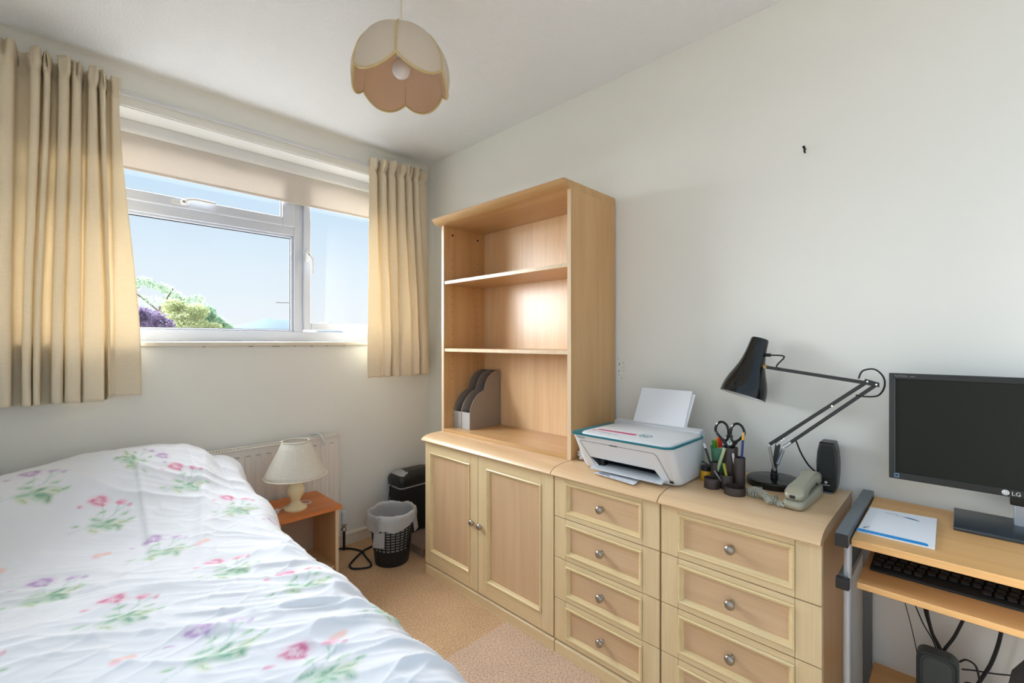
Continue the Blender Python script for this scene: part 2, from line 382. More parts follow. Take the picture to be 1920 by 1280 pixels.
struct(MB().prism([(0, 0), (-.016, 0), (-.016, .062), (-.010, .07), (0, .07)], 'x', XL, 0).build('baseboard_far', 'cream_paint', loc=(0, 0, 0)), 'cream skirting board below the radiator', 'skirting')
struct(MB().prism([(0, 0), (-.016, 0), (-.016, .062), (-.010, .07), (0, .07)], 'y', YB, 0).build('baseboard_right', 'cream_paint', loc=(0, 0, 0)), 'cream skirting board along the right wall', 'skirting')
# scuffs on the right wall beside the bookcase
sc = thing('wall_scuffs', (0, -1.5, 1.06), 'small dark scuff marks on the wall just right of the bookcase', 'scuff')
for (y, z, ry, rz, a) in ((-1.491, 1.098, .0022, .0075, .5), (-1.489, 1.066, .0018, .005, .1), (-1.4895, 1.048, .0015, .003, 0), (-1.512, 1.103, .004, .0015, .4), (-1.514, 1.085, .004, .001, .5),
                     (-1.515, 1.070, .004, .001, .4), (-1.503, 1.035, .005, .001, .7), (-1.528, 1.038, .003, .001, .6), (-1.484, 1.12, .001, .004, 0)):
    pts = []
    for k in range(8):
        u = math.cos(k*PI/4)*ry; v = math.sin(k*PI/4)*rz; pts.append((y+u*math.cos(a)-v*math.sin(a), z+u*math.sin(a)+v*math.cos(a)))
    MB().prism(pts, 'x', -.0004, .0).build('scuff', plain('scuff_grey', S(138, 128, 112), .9) if 'scuff_grey' not in bpy.data.materials else bpy.data.materials['scuff_grey'], sc)

# window ---------------------------------------------------------------
win = thing('window_1', (-1.13, .17, WZ0), 'white upvc window with fixed pane, top vent and side casement', 'window', kind='structure')
FY0, FY1 = .17, .23
def rect_frame(x0, x1, z0, z1, wl, wr, wb, wt, y0, y1):
    b_ = MB(); x0, x1 = sorted((x0, x1))
    b_.box(x0, x0+wl, y0, y1, z0, z1); b_.box(x1-wr, x1, y0, y1, z0, z1); b_.box(x0+wl, x1-wr, y0, y1, z0, z0+wb); b_.box(x0+wl, x1-wr, y0, y1, z1-wt, z1)
    return b_
rect_frame(WX0, WX1, WZ0, WZ1, .05, .05, .058, .05, FY0, FY1).build('outer_frame', 'upvc', win, bevel=.004)
MB().box(-.816, -.764, FY0, FY1, WZ0+.058, WZ1-.05).build('mullion', 'upvc', win, bevel=.004)
MB().box(WX0+.05, -.816, FY0, FY1, 1.813, 1.866).build('transom', 'upvc', win, bevel=.004)
def bead(x0, x1, z0, z1, par):
    return rect_frame(x0, x1, z0, z1, .014, .014, .010, .012, FY0+.010, FY0+.03).build('glazing_bead', 'upvc', par, bevel=.003)
p = MB().box(WX0+.055, -.821, FY0+.028, FY0+.032, WZ0+.062, 1.811).build('fixed_pane', 'glass', win); bead(WX0+.05, -.816, WZ0+.058, 1.813, p)
rect_frame(WX0+.064, -.830, WZ0+.068, 1.801, .004, .004, .003, .004, FY0+.022, FY0+.028).build('gasket', 'rubber', p)
vs_ = rect_frame(WX0+.05, -.816, 1.862, WZ1-.05, .055, .068, .050, .05, FY0-.012, FY0+.035).build('vent_sash', 'upvc', win, bevel=.005)
MB().box(WX0+.1, -.879, FY0+.015, FY0+.019, 1.908, WZ1-.1).build('vent_pane', 'glass', vs_)
rect_frame(WX0+.105, -.884, 1.912, WZ1-.1, .004, .004, .004, .004, FY0+.006, FY0+.015).build('gasket', 'rubber', vs_)
cs_ = rect_frame(-.766, WX1-.045, WZ0+.068, WZ1-.045, .042, .046, .042, .046, FY0-.012, FY0+.035).build('casement_sash', 'upvc', win, bevel=.005)
MB().box(-.728, WX1-.085, FY0+.015, FY0+.019, WZ0+.106, WZ1-.085).build('casement_pane', 'glass', cs_)
HY = FY0-.012
h = MB().prism(rrect(-1.40, -1.325, 1.878, 1.898, .008), 'y', HY, HY-.012); h.lathe([(.014, 0), (.014, .018), (.009, .024)], (-1.35, HY-.012, 1.888), (0, -1, 0))
h.tube(smooth_path([(-1.35, HY-.033, 1.89), (-1.325, HY-.038, 1.902), (-1.29, HY-.038, 1.906), (-1.22, HY-.034, 1.904)]), .007)
h.build('vent_handle', 'white_plastic', vs_); MB().lathe([(.004, 0), (.004, .002)], (-1.35, HY-.036, 1.888), (0, -1, 0), 10).build('handle_lock', 'dark', vs_)
h = MB().prism(rrect(-.760, -.738, 1.67, 1.74, .008), 'y', HY, HY-.010); h.lathe([(.012, 0), (.012, .016), (.008, .022)], (-.747, HY-.010, 1.71), (0, -1, 0))
h.tube(smooth_path([(-.747, HY-.028, 1.71), (-.735, HY-.040, 1.688), (-.730, HY-.043, 1.65), (-.730, HY-.041, 1.595)]), .0065)
h.build('casement_handle', 'white_plastic', cs_); MB().lathe([(.004, 0), (.004, .002)], (-.747, HY-.032, 1.71), (0, -1, 0), 10).build('handle_lock', 'dark', cs_)
sill = MB().prism([(FY0+.03, 1.176), (FY0+.03, 1.2), (-.016, 1.2), (-.022, 1.196), (-.022, 1.181), (-.016, 1.176)], 'x', WX0-.02, WX1+.02).build('window_sill', 'cream_paint', win)
MB().box(WX0, WX1, 0, FY0+.02, 2.2215, 2.2262).build('soffit_bright_board', 'white_paint', win)  # added white board, gives the soffit its reflected brightness
cr = MB()
for x, l_ in ((-1.30, .012), (-1.10, .02), (-.99, .03), (-.965, .012), (-.88, .008), (-.79, .012), (-.70, .008), (-.60, .012)):
    cr.box(x, x+l_, -.0025, 0, 1.1735, 1.1763)
cr.build('crack', 'dark', win, kind='stuff')
# wooden batten with the curtain track above the opening
ct = thing('curtain_track', (-1.06, 0, 2.25), 'white painted curtain track and batten above the window', 'curtain track')
MB().box(XL, -.005, -.007, 0, 2.2265, 2.288).build('batten', 'wall', ct, bevel=.002)
MB().box(XL+.02, -.02, -.020, -.007, 2.266, 2.284).build('track_rail', 'white_plastic', ct, bevel=.002)
# roller blind
rb = thing('roller_blind', (-1.13, .145, 2.19), 'peach roller blind pulled a short way down inside the window recess', 'blind')
MB().prism([(.158, 2.2205), (.158, 2.165), (.146, 2.165), (.138, 2.168), (.132, 2.175), (.129, 2.186), (.129, 2.2205)], 'x', WX0+.01, WX1-.01).build('cassette', 'white_plastic', rb)
MB().box(WX0+.02, WX1-.02, .144, .1455, 1.998, 2.17).build('blind_fabric', 'blind', rb)
MB().box(WX0+.02, WX1-.02, .1425, .147, 1.994, 2.008).build('bottom_bar', 'blind', rb, bevel=.002)

# curtains ---------------------------------------------------------------
def curtain(name, label, top, bot, zt, zb, loc, flip_last, hem_px=None):
    # top / bot: (x, y) polylines of equal length, in metres
    def resample(poly, n):
        P = [Vector((a, b_, 0)) for a, b_ in poly]; sp_ = smooth_path(P, 10); return [sp_[min(len(sp_)-1, int(round(i*(len(sp_)-1)/(n-1))))] for i in range(n)]
    n = 240; T = resample(top, n); B = resample(bot, n); rows = []
    nz = 90
    for j in range(nz+1):
        v = j/nz; row = []
        for i in range(n):
            u = i/(n-1)
            k = min(1, max(0, (v-.02)/.9)); k = k*k*(3-2*k)
            p = T[i].lerp(B[i], k)
            z = zt(u)+(zb(u)-zt(u))*v
            hd = max(0, 1-v/.052); x = p.x; y = p.y
            # gathered heading: fine pinched pleats that die out below the tape
            y += (.014*math.sin(u*PI*46+.8*math.sin(u*31))+.008*math.sin(u*PI*91+1))*min(1, hd*3)
            x += (.005*math.sin(u*PI*46+1.3)+.006*(v/.052-.5)*math.sin(u*PI*23))*min(1, hd*3)
            y += .012*math.exp(-((v-.058)/.012)**2)              # stitched line pulls in
            y += .004*math.sin(v*9+u*21)*v+.003*math.sin(v*23+u*50)*v
            if v > .965: y -= .002
            row.append((x, y, z+.003*math.sin(u*60)*(1 if j in (0, nz) else 0)))
        rows.append(row)
    r = thing(name, loc, label, 'curtain', 'cream curtains at the window')
    o = MB().grid(rows).build('curtain_cloth', 'curtain', r, angle=80)
    md = o.modifiers.new('thick', 'SOLIDIFY'); md.thickness = .0012
    MB().grid([[(p[0], p[1]+.004, p[2]-.012) for p in rows[0]], [(p[0], p[1]+.004, p[2]) for p in rows[4]]]).build('heading_tape', 'curtain', r, angle=80)
    return r
PX = lambda px: -1.8135+(2.594-.08)*math.tan(math.radians(45.42)+math.atan((px-960)/853.333))
fr, bk = -.115, -.048
top = []; bot = []
for (a0, a1, ya, b0, b1, yb) in ((-48, -38, fr, -60, -44, fr), (-34, -28, bk, -38, -26, bk), (-22, -12, fr, -20, -10, fr), (-9, -6, bk, -8, -5, bk),
    (-2, 25, fr, -2, 20, fr), (31, 54, bk, 23, 40, bk), (58, 75, fr, 42, 58, fr), (78, 80, bk, 60, 61, bk), (83, 94, fr, 63, 75, fr), (97, 108, bk, 78, 94, bk),
    (111, 129, fr, 97, 117, fr), (131, 133, bk+.02, 119, 120, bk+.02), (136, 151, fr, 123, 148, fr-.005), (155, 163, bk, 151, 154, bk-.04), (166, 180, fr, 158, 191, fr-.005),
    (183, 185, bk, 196, 199, bk), (187, 196, fr, 202, 206, fr+.03), (199, 207, bk, 209, 214, bk-.01), (210, 223, fr+.03, 222, 266, -.062)):
    top += [(PX(a0), ya), (PX(a1), ya)]; bot += [(PX(b0), yb), (PX(b1), yb)]
curtain('curtain', 'cream lined curtain gathered at the left of the window', top, bot, lambda u: 2.305-.006*u, lambda u: .957+(.012 if u > .86 else 0)*1.0, (-1.8, -.08, .957), False)
top = []; bot = []
for (a0, a1, ya, b0, b1, yb) in ((689, 704, fr+.015, 684, 704, fr), (707, 710, bk, 710, 714, fr+.015), (712, 719, fr, 718, 727, fr), (721, 724, bk, 729, 731, bk), (726, 736, fr, 733, 742, fr),
    (738, 741, bk, 744, 746, fr+.02), (743, 753, fr, 750, 764, fr), (755, 757, bk, 767, 769, fr+.012), (759, 767, fr, 772, 780, fr), (769, 771, bk, 782, 784, bk),
    (773, 780, fr, 786, 795, fr), (782, 784, bk, 797, 798, bk), (786, 797, fr+.03, 800, 805, -.07)):
    top += [(PX(a0), ya), (PX(a1), ya)]; bot += [(PX(b0), yb), (PX(b1), yb)]
curtain('curtain', 'cream lined curtain gathered in the corner beside the bookcase', top, bot, lambda u: 2.292+.026*u, lambda u: .985+.004*u, (-.28, -.08, .985), False)

# ------------------------------------------------------------------ fitted furniture along the right wall
XF = -.445
MOULD = [(0, 0), (.001, .0035), (.004, .0055), (.008, .004), (.011, -.002), (.014, -.003), (.016, -.008)]
def knob(par, y, z):
    k = MB().lathe([(.0, .0), (.009, 0), (.008, .003), (.005, .007), (.0055, .011), (.011, .014), (.0145, .018), (.0145, .021), (.012, .0255), (.007, .028), (0, .0288)], (XF+.008, y, z), (-1, 0, 0), 24)
    o = k.build('knob', 'nickel', par, label='brushed nickel round knob')
    return o
def fronted(par, name, y0, y1, z0, z1, oy0, oy1, oz0, oz1, kn, level):
    # y0 > y1 (y0 nearer the window). recessed panel + two stiles + two rails + moulding + knob
    d = MB().box(XF+.008, XF+.018, y0-.001, y1+.001, z0+.001, z1-.001).build(name, 'panel_h' if level else 'panel', par)
    MB().box(XF, XF+.016, y0-.0012, oy0+.0004, z0+.0014, z1-.0014).build('stile', 'maple', d, bevel=.0012)
    MB().box(XF, XF+.016, oy1-.0004, y1+.0012, z0+.0014, z1-.0014).build('stile', 'maple', d, bevel=.0012)
    MB().box(XF+.0003, XF+.016, oy0-.0004, oy1+.0004, oz1, z1-.0014).build('rail', 'maple_h', d, bevel=.0008)
    MB().box(XF+.0003, XF+.016, oy0-.0004, oy1+.0004, z0+.0014, oz0).build('rail', 'maple_h', d, bevel=.0008)
    MB().sweep(XF, oy1, oy0, oz0, oz1, MOULD).build('moulding', 'mould', d, angle=25)
    knob(d, kn[0], kn[1])
    return d
TOPP = [(-.008, .690), (-.008, .72), (-.36, .72), (-.385, .7196), (-.405, .7182), (-.422, .7158), (-.437, .7124), (-.450, .7078), (-.460, .7020), (-.4665, .6955), (-.468, .6915), (-.466, .6885), (-.462, .6875), (-.43, .6875), (-.43, .690)]
def unit(name, label, cat, ya, yb):
    r = thing(name, (-.22, (ya+yb)/2, 0), label, cat)
    MB().box(-.426, -.008, ya-.002, yb+.002, .05, .689).build('body', 'case', r)
    MB().box(-.41, -.02, ya-.004, yb+.004, 0, .05).build('base', 'maple_h', r)
    MB().prism([(-.41, 0), (-.443, 0), (-.443, .040), (-.438, .046), (-.434, .048), (-.41, .048)], 'y', ya-.001, yb+.001).build('plinth', 'maple_h', r, angle=30)
    MB().prism(TOPP, 'y', ya+.004 if ya > -.7 else ya-.0008, yb+.0008).build('worktop', 'top', r, angle=25)
    return r
cup = unit('cupboard', 'maple two-door cupboard below the open bookcase', 'cupboard', -.611, -1.472)
fronted(cup, 'door', -.612, -1.0265, .056, .684, -.656, -.971, .123, .633, (-.992, .366), False)
fronted(cup, 'door', -1.0275, -1.471, .056, .684, -1.085, -1.409, .123, .633, (-1.047, .363), False)
ZD = [.684, .528, .371, .215, .056]
for (nm, lb, ya, yb, o0, o1) in (('chest_of_drawers', 'maple chest of drawers under the white printer, next to the cupboard', -1.4745, -1.9095, -1.530, -1.847),
                                ('chest_of_drawers', 'maple chest of drawers carrying the desk lamp and telephone, beside the desk', -1.9115, -2.3465, -1.969, -2.285)):
    c = unit(nm, lb, 'chest', ya, yb); c['group'] = 'matching chests of drawers'
    for i in range(4):
        fronted(c, 'drawer', ya-.001, yb+.001, ZD[i+1], ZD[i], o0, o1, ZD[i+1]+.02, ZD[i]-.018, ((o0+o1)/2+.002, (ZD[i]+ZD[i+1])/2), True)

# bookcase ---------------------------------------------------------------
bc = thing('bookcase', (-.17, -1.043, .72), 'tall open maple bookcase with two shelves standing on the cupboard', 'bookcase')
BY0, BY1 = -.6125, -1.475
for y0, y1 in ((BY0, BY0-.018), (BY1+.018, BY1)):
    s_ = MB().box(-.338, -.012, y0, y1, .7203, 1.818).build('side_panel', 'case', bc)
    MB().box(-.340, -.338, y0, y1, .7203, 1.818).build('edge_band', 'edge', s_)
MB().box(-.048, -.042, BY0-.018, BY1+.018, .738, 1.818).build('back_panel', 'case_back_lit', bc)
MB().box(-.338, -.042, BY0-.018, BY1+.018, .7203, .738).build('base_board', 'case_y', bc, bevel=.0008)
for zt in (1.163, 1.521):
    s_ = MB().box(-.334, -.05, BY0-.019, BY1+.019, zt-.016, zt).build('shelf', 'case_y', bc)
    MB().box(-.336, -.334, BY0-.019, BY1+.019, zt-.016, zt).build('edge_band', 'edge', s_)
MB().prism([(-.012, 1.818), (-.012, 1.850), (-.388, 1.850), (-.391, 1.846), (-.388, 1.841), (-.380, 1.832), (-.366, 1.823), (-.352, 1.819), (-.345, 1.818)], 'y', BY0+.018, BY1-.0005).build('cornice', 'case_y', bc, angle=25)
hl = MB()
for x in (-.28, -.10):
    for zc in (1.36, 1.40, 1.44, 1.48, 1.24, 1.28, 1.00, 1.04, 1.08, 1.12, .84, .80, 1.64, 1.60, 1.20): hl.lathe([(.0024, 0), (.0024, .0006)], (x, BY0-.018, zc), (0, -1, 0), 8)
    hl.lathe([(.006, 0), (.006, .0006)], (x, BY0-.018, 1.775), (0, -1, 0), 10)
hl.build('shelf_pin_hole', 'dark', bc, kind='stuff')

# magazine files ----------------------------------------------------------
def magfile(y0, y1, label):
    r = thing('magazine_file', (-.15, (y0+y1)/2, .738), label, 'magazine file', 'card magazine files on the bottom shelf')
    pr_ = [(-.274, .7382), (-.274, .828)]
    for k in range(1, 9): a = PI/2*k/8; pr_.append((-.274+.10*math.sin(a)*.98, .828+.112*(1-math.cos(a)) if False else .828+.112*math.sin(a)**.9))
    pr_ = [(-.274, .7382), (-.274, .828), (-.270, .846), (-.260, .870), (-.244, .893), (-.224, .914), (-.202, .929), (-.178, .937), (-.172, .940), (-.170, .955), (-.162, .978), (-.148, 1.001), (-.128, 1.021), (-.105, 1.034), (-.080, 1.040), (-.055, 1.040), (-.055, .7382)]
    for y in (y0, y1+.003):
        MB().prism(pr_, 'y', y, y-.003).build('side_wall', 'taupe', r)
    MB().box(-.274, -.271, y0-.003, y1+.003, .7382, .826).build('front_wall', plain('grey_card_front', S(186, 184, 180), .7, var=.05, vscale=60), r)
    MB().box(-.058, -.055, y0-.003, y1+.003, .7382, 1.039).build('back_wall', 'taupe_shaded', r)
    MB().box(-.271, -.058, y0-.003, y1+.003, .7382, .741).build('base', 'taupe_shaded', r)
    MB().box(-.255, -.058, y0-.0035, y0-.004, .742, .825).build('lining', 'taupe_shaded', r)  # thin dark sheet paints the shade on the inner side wall
    return r
magfile(-.632, -.698, 'taupe card magazine file against the bookcase side, inner of the pair')
magfile(-.6995, -.7675, 'taupe card magazine file facing the open shelf, outer of the pair')

# nail in the wall
nl = thing('wall_nail', (0, -2.217, 1.85), 'dark picture nail high on the bare right wall', 'nail')
MB().tube([(0, -2.217, 1.857), (-.022, -2.216, 1.8585)], .0022).build('shank', 'rubber', nl)
MB().tube([(-.016, -2.216, 1.858), (-.016, -2.2165, 1.846), (-.010, -2.217, 1.842)], .0028).build('hook', 'rubber', nl)
MB().lathe([(.0045, 0), (.0045, .002)], (-.021, -2.216, 1.8584), (-1, 0, 0), 12).build('head', 'dark', nl)

# ------------------------------------------------------------------ bed
def vnoise(x, y, seed=0):
    xi = np.floor(x).astype(np.int64); yi = np.floor(y).astype(np.int64); fx = x-xi; fy = y-yi
    fx = fx*fx*(3-2*fx); fy = fy*fy*(3-2*fy)
    def hsh(a, b_):
        q = (a*374761393+b_*668265263+seed*2147483647) & 0xffffffff; q = ((q ^ (q >> 13))*1274126177) & 0xffffffff
        return ((q ^ (q >> 16)) & 0xffff)/65535.0
    return (hsh(xi, yi)*(1-fx)+hsh(xi+1, yi)*fx)*(1-fy)+(hsh(xi, yi+1)*(1-fx)+hsh(xi+1, yi+1)*fx)*fy
bed = thing('bed', (-1.66, -1.05, 0), 'single bed base and mattress hidden under the floral duvet', 'bed')
MB().box(-2.11, -1.35, -1.98, -.13, .06, .30).build('base', 'mattress', bed, bevel=.01)
MB().box(-2.11, -1.345, -1.98, -.13, .30, .53).build('mattress', 'mattress', bed, bevel=.03, seg=3)
for x in (-2.05, -1.41):
    for y in (-1.9, -.2): MB().lathe([(.02, 0), (.025, .06)], (x, y, 0)).build('leg', 'black', bed)
XP = [-2.12, -1.93, -1.73, -1.6, -1.5, -1.42, -1.36, -1.33, -1.3]; ZP = [.15, .18, .21, .22, .213, .198, .168, .14, .105]
XE, LT = -1.318, .79; AR = .19; HG = .34
ns, nv = 340, 480
sv = np.linspace(0, LT+AR+HG, ns); yv = np.linspace(-.112, -2.02, nv)
Sg, Yg = np.meshgrid(sv, yv, indexing='ij')
def ytop(y): return np.where(y < -.3, np.exp(-((y+.3)/.30)**2), 1-.5*((y+.3)/.24)**2)
Xt = np.minimum(XE-LT+Sg, XE)
edge_wave = .016*(vnoise(Yg*5.5, Yg*0+3, 4)-.5)+.010*np.sin(Yg*17)
Zt = .563+np.interp(Xt, XP, ZP)*ytop(Yg)
th = np.clip((Sg-LT)/AR, 0, 1)*PI/2
hang = np.clip(Sg-LT-AR, 0, None)
X = Xt+(.105+edge_wave)*np.sin(th)-.03*hang+.012*np.sin(Yg*19+1)*hang/HG
Z = Zt-.13*(1-np.cos(th))-hang
# outward normal of the smooth profile, for the creases
NX = np.sin(th); NZ = np.cos(th)
def ridge(v, p=3): return (1-np.abs(2*v-1))**p
U = Sg; V = -Yg
a = math.radians(32); R1 = U*math.cos(a)+V*math.sin(a); R2 = -U*math.sin(a)+V*math.cos(a)
warp = .25*vnoise(U*3, V*3, 9)
d = .009*ridge(vnoise(R1*2.2+warp*2, R2*9+warp*6, 1), 5)
d += .0065*ridge(vnoise(R1*4+warp, R2*18+warp*8, 2), 5)*np.clip((V-.5)*1.2, .15, 1)
b1 = math.radians(-20); Q1 = U*math.cos(b1)+V*math.sin(b1); Q2 = -U*math.sin(b1)+V*math.cos(b1)
d += .0035*ridge(vnoise(Q1*3, Q2*20, 5), 6)*np.clip((V-.3)*1.5, .2, 1)
d += .0022*ridge(vnoise(R1*9+warp*2, R2*46+warp*8, 15), 4)*np.clip(.2+1.2*vnoise(U*3, V*3, 16), 0, 1)
d += .012*(vnoise(U*4.5, V*4.5, 6)-.5)+.0035*(vnoise(U*26, V*26, 7)-.5)
nearedge = np.exp(-((Sg-LT-.02)/.16)**2)
d += nearedge*(.013*ridge(vnoise(R1*3.5, R2*12, 11), 3)+.014*(vnoise(U*9, V*7, 12)-.5))
# pressed fold lines
xc = XE-LT+Sg
d += .006*np.tanh((xc-(-1.615+.02*np.sin(V*3)))/.006)*np.exp(-((V-.66)/.26)**4)
d += .012*np.exp(-((xc+1.40+.22*(V-.55))/.022)**2)*np.exp(-((V-.62)/.3)**4)
d += .010*np.exp(-((V-1.42-.9*(xc+1.45))/.02)**2)*np.exp(-((xc+1.42)/.2)**4)
d += .008*np.exp(-((V-1.02-.7*(xc+1.7))/.016)**2)*np.exp(-((xc+1.75)/.22)**4)
X = X+NX*d; Z = Z+NZ*d
X = np.maximum(X, -2.112)
# printed flowers in fabric space (u across from the wall side, v along the bed)
colr = np.zeros((ns, nv, 3)); colr[:] = S(240, 241, 246)[:3]
E1 = np.array([.702, .712]); E2 = np.array([.712, -.702])     # fabric axes (x, v) of a sprig's right and up
def paint(cu, cv, rx, ry, ang, c, al, soft=.5):
    i0, i1 = np.searchsorted(sv, (cu-.06, cu+.06)); vv = -yv; j0, j1 = np.searchsorted(vv, (cv-.06, cv+.06))
    if i1 <= i0 or j1 <= j0: return
    uu = Sg[i0:i1, j0:j1]-cu; ww = -Yg[i0:i1, j0:j1]-cv
    ww = ww+.004*(vnoise(Sg[i0:i1, j0:j1]*90, Yg[i0:i1, j0:j1]*90, 21)-.5); uu = uu+.004*(vnoise(Sg[i0:i1, j0:j1]*90, Yg[i0:i1, j0:j1]*90, 22)-.5)
    p_ = uu*E1[0]+ww*E1[1]; q_ = uu*E2[0]+ww*E2[1]
    ca, sa = math.cos(ang), math.sin(ang); p2 = (p_*ca+q_*sa)/rx; q2 = (-p_*sa+q_*ca)/ry
    r_ = np.sqrt(p2*p2+q2*q2); A = np.clip((1.15-r_)/soft, 0, 1)*al*(.65+.5*vnoise(Sg[i0:i1, j0:j1]*120, Yg[i0:i1, j0:j1]*120, 23))
    A = np.clip(A, 0, 1)[..., None]
    colr[i0:i1, j0:j1] = colr[i0:i1, j0:j1]*(1-A)+np.array(c[:3])*A
PINK, DPINK = S(246, 196, 214), S(226, 116, 158); MAUVE, DMAUVE = S(226, 208, 232), S(186, 148, 202)
GRN, DGRN, YGRN = S(170, 212, 190), S(84, 160, 130), S(224, 232, 204); PEACH = S(248, 208, 200)
def sprig(x, y, tone, sc=.19, mir=1, rot=0):
    sc *= .86; cu, cv = x-(XE-LT), -y; C1, C2 = (PINK, DPINK) if tone == 'p' else (MAUVE, DMAUVE)
    rng = random.Random(int(abs(x*1000)+abs(y*7000)))
    def at(a_, b_):
        a_ *= mir; ca, sa = math.cos(rot), math.sin(rot); a_, b_ = a_*ca-b_*sa, a_*sa+b_*ca
        w_ = (E1*a_+E2*b_)*sc; return cu+w_[0], cv+w_[1]
    def blob(a_, b_, rx, ry, ang, c, al, soft=.5):
        q = at(a_, b_); paint(q[0], q[1], rx*sc, ry*sc, (ang if mir > 0 else PI-ang)+rot, c, al, soft)
    # stems
    for (a0, b0, a1, b1) in ((-.18, -.55, .06, -.1), (.06, -.1, -.3, .25), (.06, -.1, .12, .42), (.06, -.1, .42, .12), (.1, .1, -.02, .38)):
        for k in range(14):
            t_ = k/13; blob(a0+(a1-a0)*t_, b0+(b1-b0)*t_+.05*math.sin(t_*PI), .020, .020, 0, GRN, .55, .8)
    # leaves
    for (a_, b_, rx, ry, an, c, al) in ((.22, -.16, .17, .09, -.3, GRN, .8), (.30, -.08, .13, .05, .2, DGRN, .75), (.05, -.24, .15, .07, .5, GRN, .7), (.36, .06, .13, .06, .5, YGRN, .9), (.16, -.04, .12, .05, 1.0, DGRN, .7),
                                       (.42, -.12, .10, .06, -.6, DGRN, .55), (-.06, -.08, .12, .05, .3, GRN, .7), (.10, -.34, .12, .05, -.3, YGRN, .9), (.46, .16, .08, .035, .8, GRN, .8), (-.12, .10, .09, .035, 1.2, GRN, .6), (.24, .2, .09, .04, .9, GRN, .6), (-.25, -.38, .08, .03, .6, GRN, .5)):
        an += rng.uniform(-.3, .3); a_ += rng.uniform(-.03, .03); b_ += rng.uniform(-.03, .03)
        blob(a_, b_, rx*1.25, ry*1.6, an, YGRN, .6, .9); blob(a_, b_, rx*1.15, ry*1.15, an, c, al*.95, .9)
        for q_ in (-.45, -.1, .25, .5): blob(a_+rx*q_*math.cos(an), b_+rx*q_*math.sin(an), rx*.34, ry*.22, an+.5, DGRN, .55, .8)
    # open rose: petals around a darker heart
    blob(-.34, .28, .22, .16, .3, C1, .75, .8)
    for (a_, b_, rx, ry, an) in ((-.44, .24, .09, .04, .7), (-.27, .33, .08, .04, -.3), (-.34, .20, .12, .035, .1), (-.36, .36, .10, .03, .3), (-.24, .24, .05, .06, .2)):
        blob(a_, b_, rx, ry, an, C2, .85, .7)
    blob(-.33, .29, .045, .03, 0, C2, .5)
    for q_ in range(5): blob(-.40+.05*q_, .25+.03*math.sin(q_*2.1), .012, .05, .6*q_, (1, 1, 1, 1), .45, .8)
    blob(.0, .42, .11, .075, .3, C1, .9); blob(-.02, .40, .06, .04, .3, C2, .6)
    blob(.17, .44, .045, .06, .2, C2, .6); blob(-.52, .02, .07, .04, .3, C1, .8); blob(-.53, .01, .04, .025, .3, C2, .5)
def bud(x, y):
    cu, cv = x-(XE-LT), -y
    paint(cu, cv, .022, .011, .6, PEACH, .9); paint(cu-.012, cv+.01, .014, .009, -.3, PINK, .6); paint(cu+.014, cv-.004, .012, .008, .2, PEACH, .8)
for (x, y, tn, sc_, mi, ro) in ((-1.853, -.423, 'm', .2, 1, 0), (-1.691, -.612, 'p', .18, 1, 0), (-1.463, -.529, 'p', .17, 1, .1), (-1.572, -.40, 'm', .17, -1, .2), (-1.345, -.723, 'p', .17, 1, 0),
    (-1.579, -.862, 'm', .19, 1, 0), (-1.465, -1.123, 'p', .18, 1, .1), (-1.822, -.947, 'm', .2, 1, 0), (-1.699, -1.196, 'p', .19, 1, 0), (-1.352, -1.347, 'p', .19, 1, 0), (-1.576, -1.492, 'm', .21, 1, 0),
    (-1.457, -1.711, 'p', .2, 1, 0), (-1.24, -1.60, 'm', .17, 1, 0), (-1.22, -.88, 'm', .16, 1, .2), (-2.02, -.72, 'p', .18, 1, 0), (-1.95, -1.25, 'p', .18, 1, 0), (-1.85, -1.5, 'm', .19, 1, 0),
    (-1.70, -1.78, 'p', .19, 1, 0), (-1.13, -1.15, 'p', .17, 1, 0), (-1.05, -1.75, 'm', .18, 1, 0), (-1.05, -.7, 'p', .17, 1, 0)):
    sprig(x, y, tn, sc_, mi, ro)
for (x, y) in ((-1.708, -.794), (-1.712, -1.402), (-1.385, -1.65), (-1.92, -.76), (-1.48, -.9)): bud(x, y)
V3 = np.stack([X, Yg, Z], -1).reshape(-1, 3); dl = Vector((-1.66, -1.05, .55))
me = bpy.data.meshes.new('duvet'); idx = np.arange(ns*nv).reshape(ns, nv)
F4 = np.stack([idx[:-1, :-1], idx[1:, :-1], idx[1:, 1:], idx[:-1, 1:]], -1).reshape(-1, 4)
me.from_pydata((V3-np.array(dl)).tolist(), [], F4[:, ::-1].tolist()); me.polygons.foreach_set('use_smooth', [True]*len(me.polygons))
at_ = me.attributes.new('print', 'FLOAT_COLOR', 'POINT'); at_.data.foreach_set('color', np.concatenate([colr.reshape(-1, 3), np.ones((ns*nv, 1))], 1).astype(np.float32).ravel())
me.materials.append(M['duvet']); du = bpy.data.objects.new('duvet', me); COL.objects.link(du); du.location = dl
md = du.modifiers.new('thick', 'SOLIDIFY'); md.thickness = .012; md.offset = -1
tag(du, 'white duvet printed with pink and mauve rose sprigs over the bed', 'duvet')
# pillow under the head of the duvet
pw = []
for i in range(25):
    for_ = []
    for j in range(25):
        u, v = i/12-1, j/12-1; hgt = max(0, (1-abs(u)**3.2))**.5*max(0, (1-abs(v)**3.2))**.5
        for_.append((u, v, hgt))
    pw.append(for_)
pil = MB(); pil.grid([[(-1.70+.34*u, -.325+.18*v, .615+.085*h_) for u, v, h_ in r] for r in pw]); pil.grid([[(-1.70+.34*u, -.325+.18*v, .615-.085*h_) for u, v, h_ in r] for r in pw])
tag(pil.build('pillow', 'paper', loc=(-1.68, -.30, .54)), 'white pillow tucked under the head end of the duvet', 'pillow')

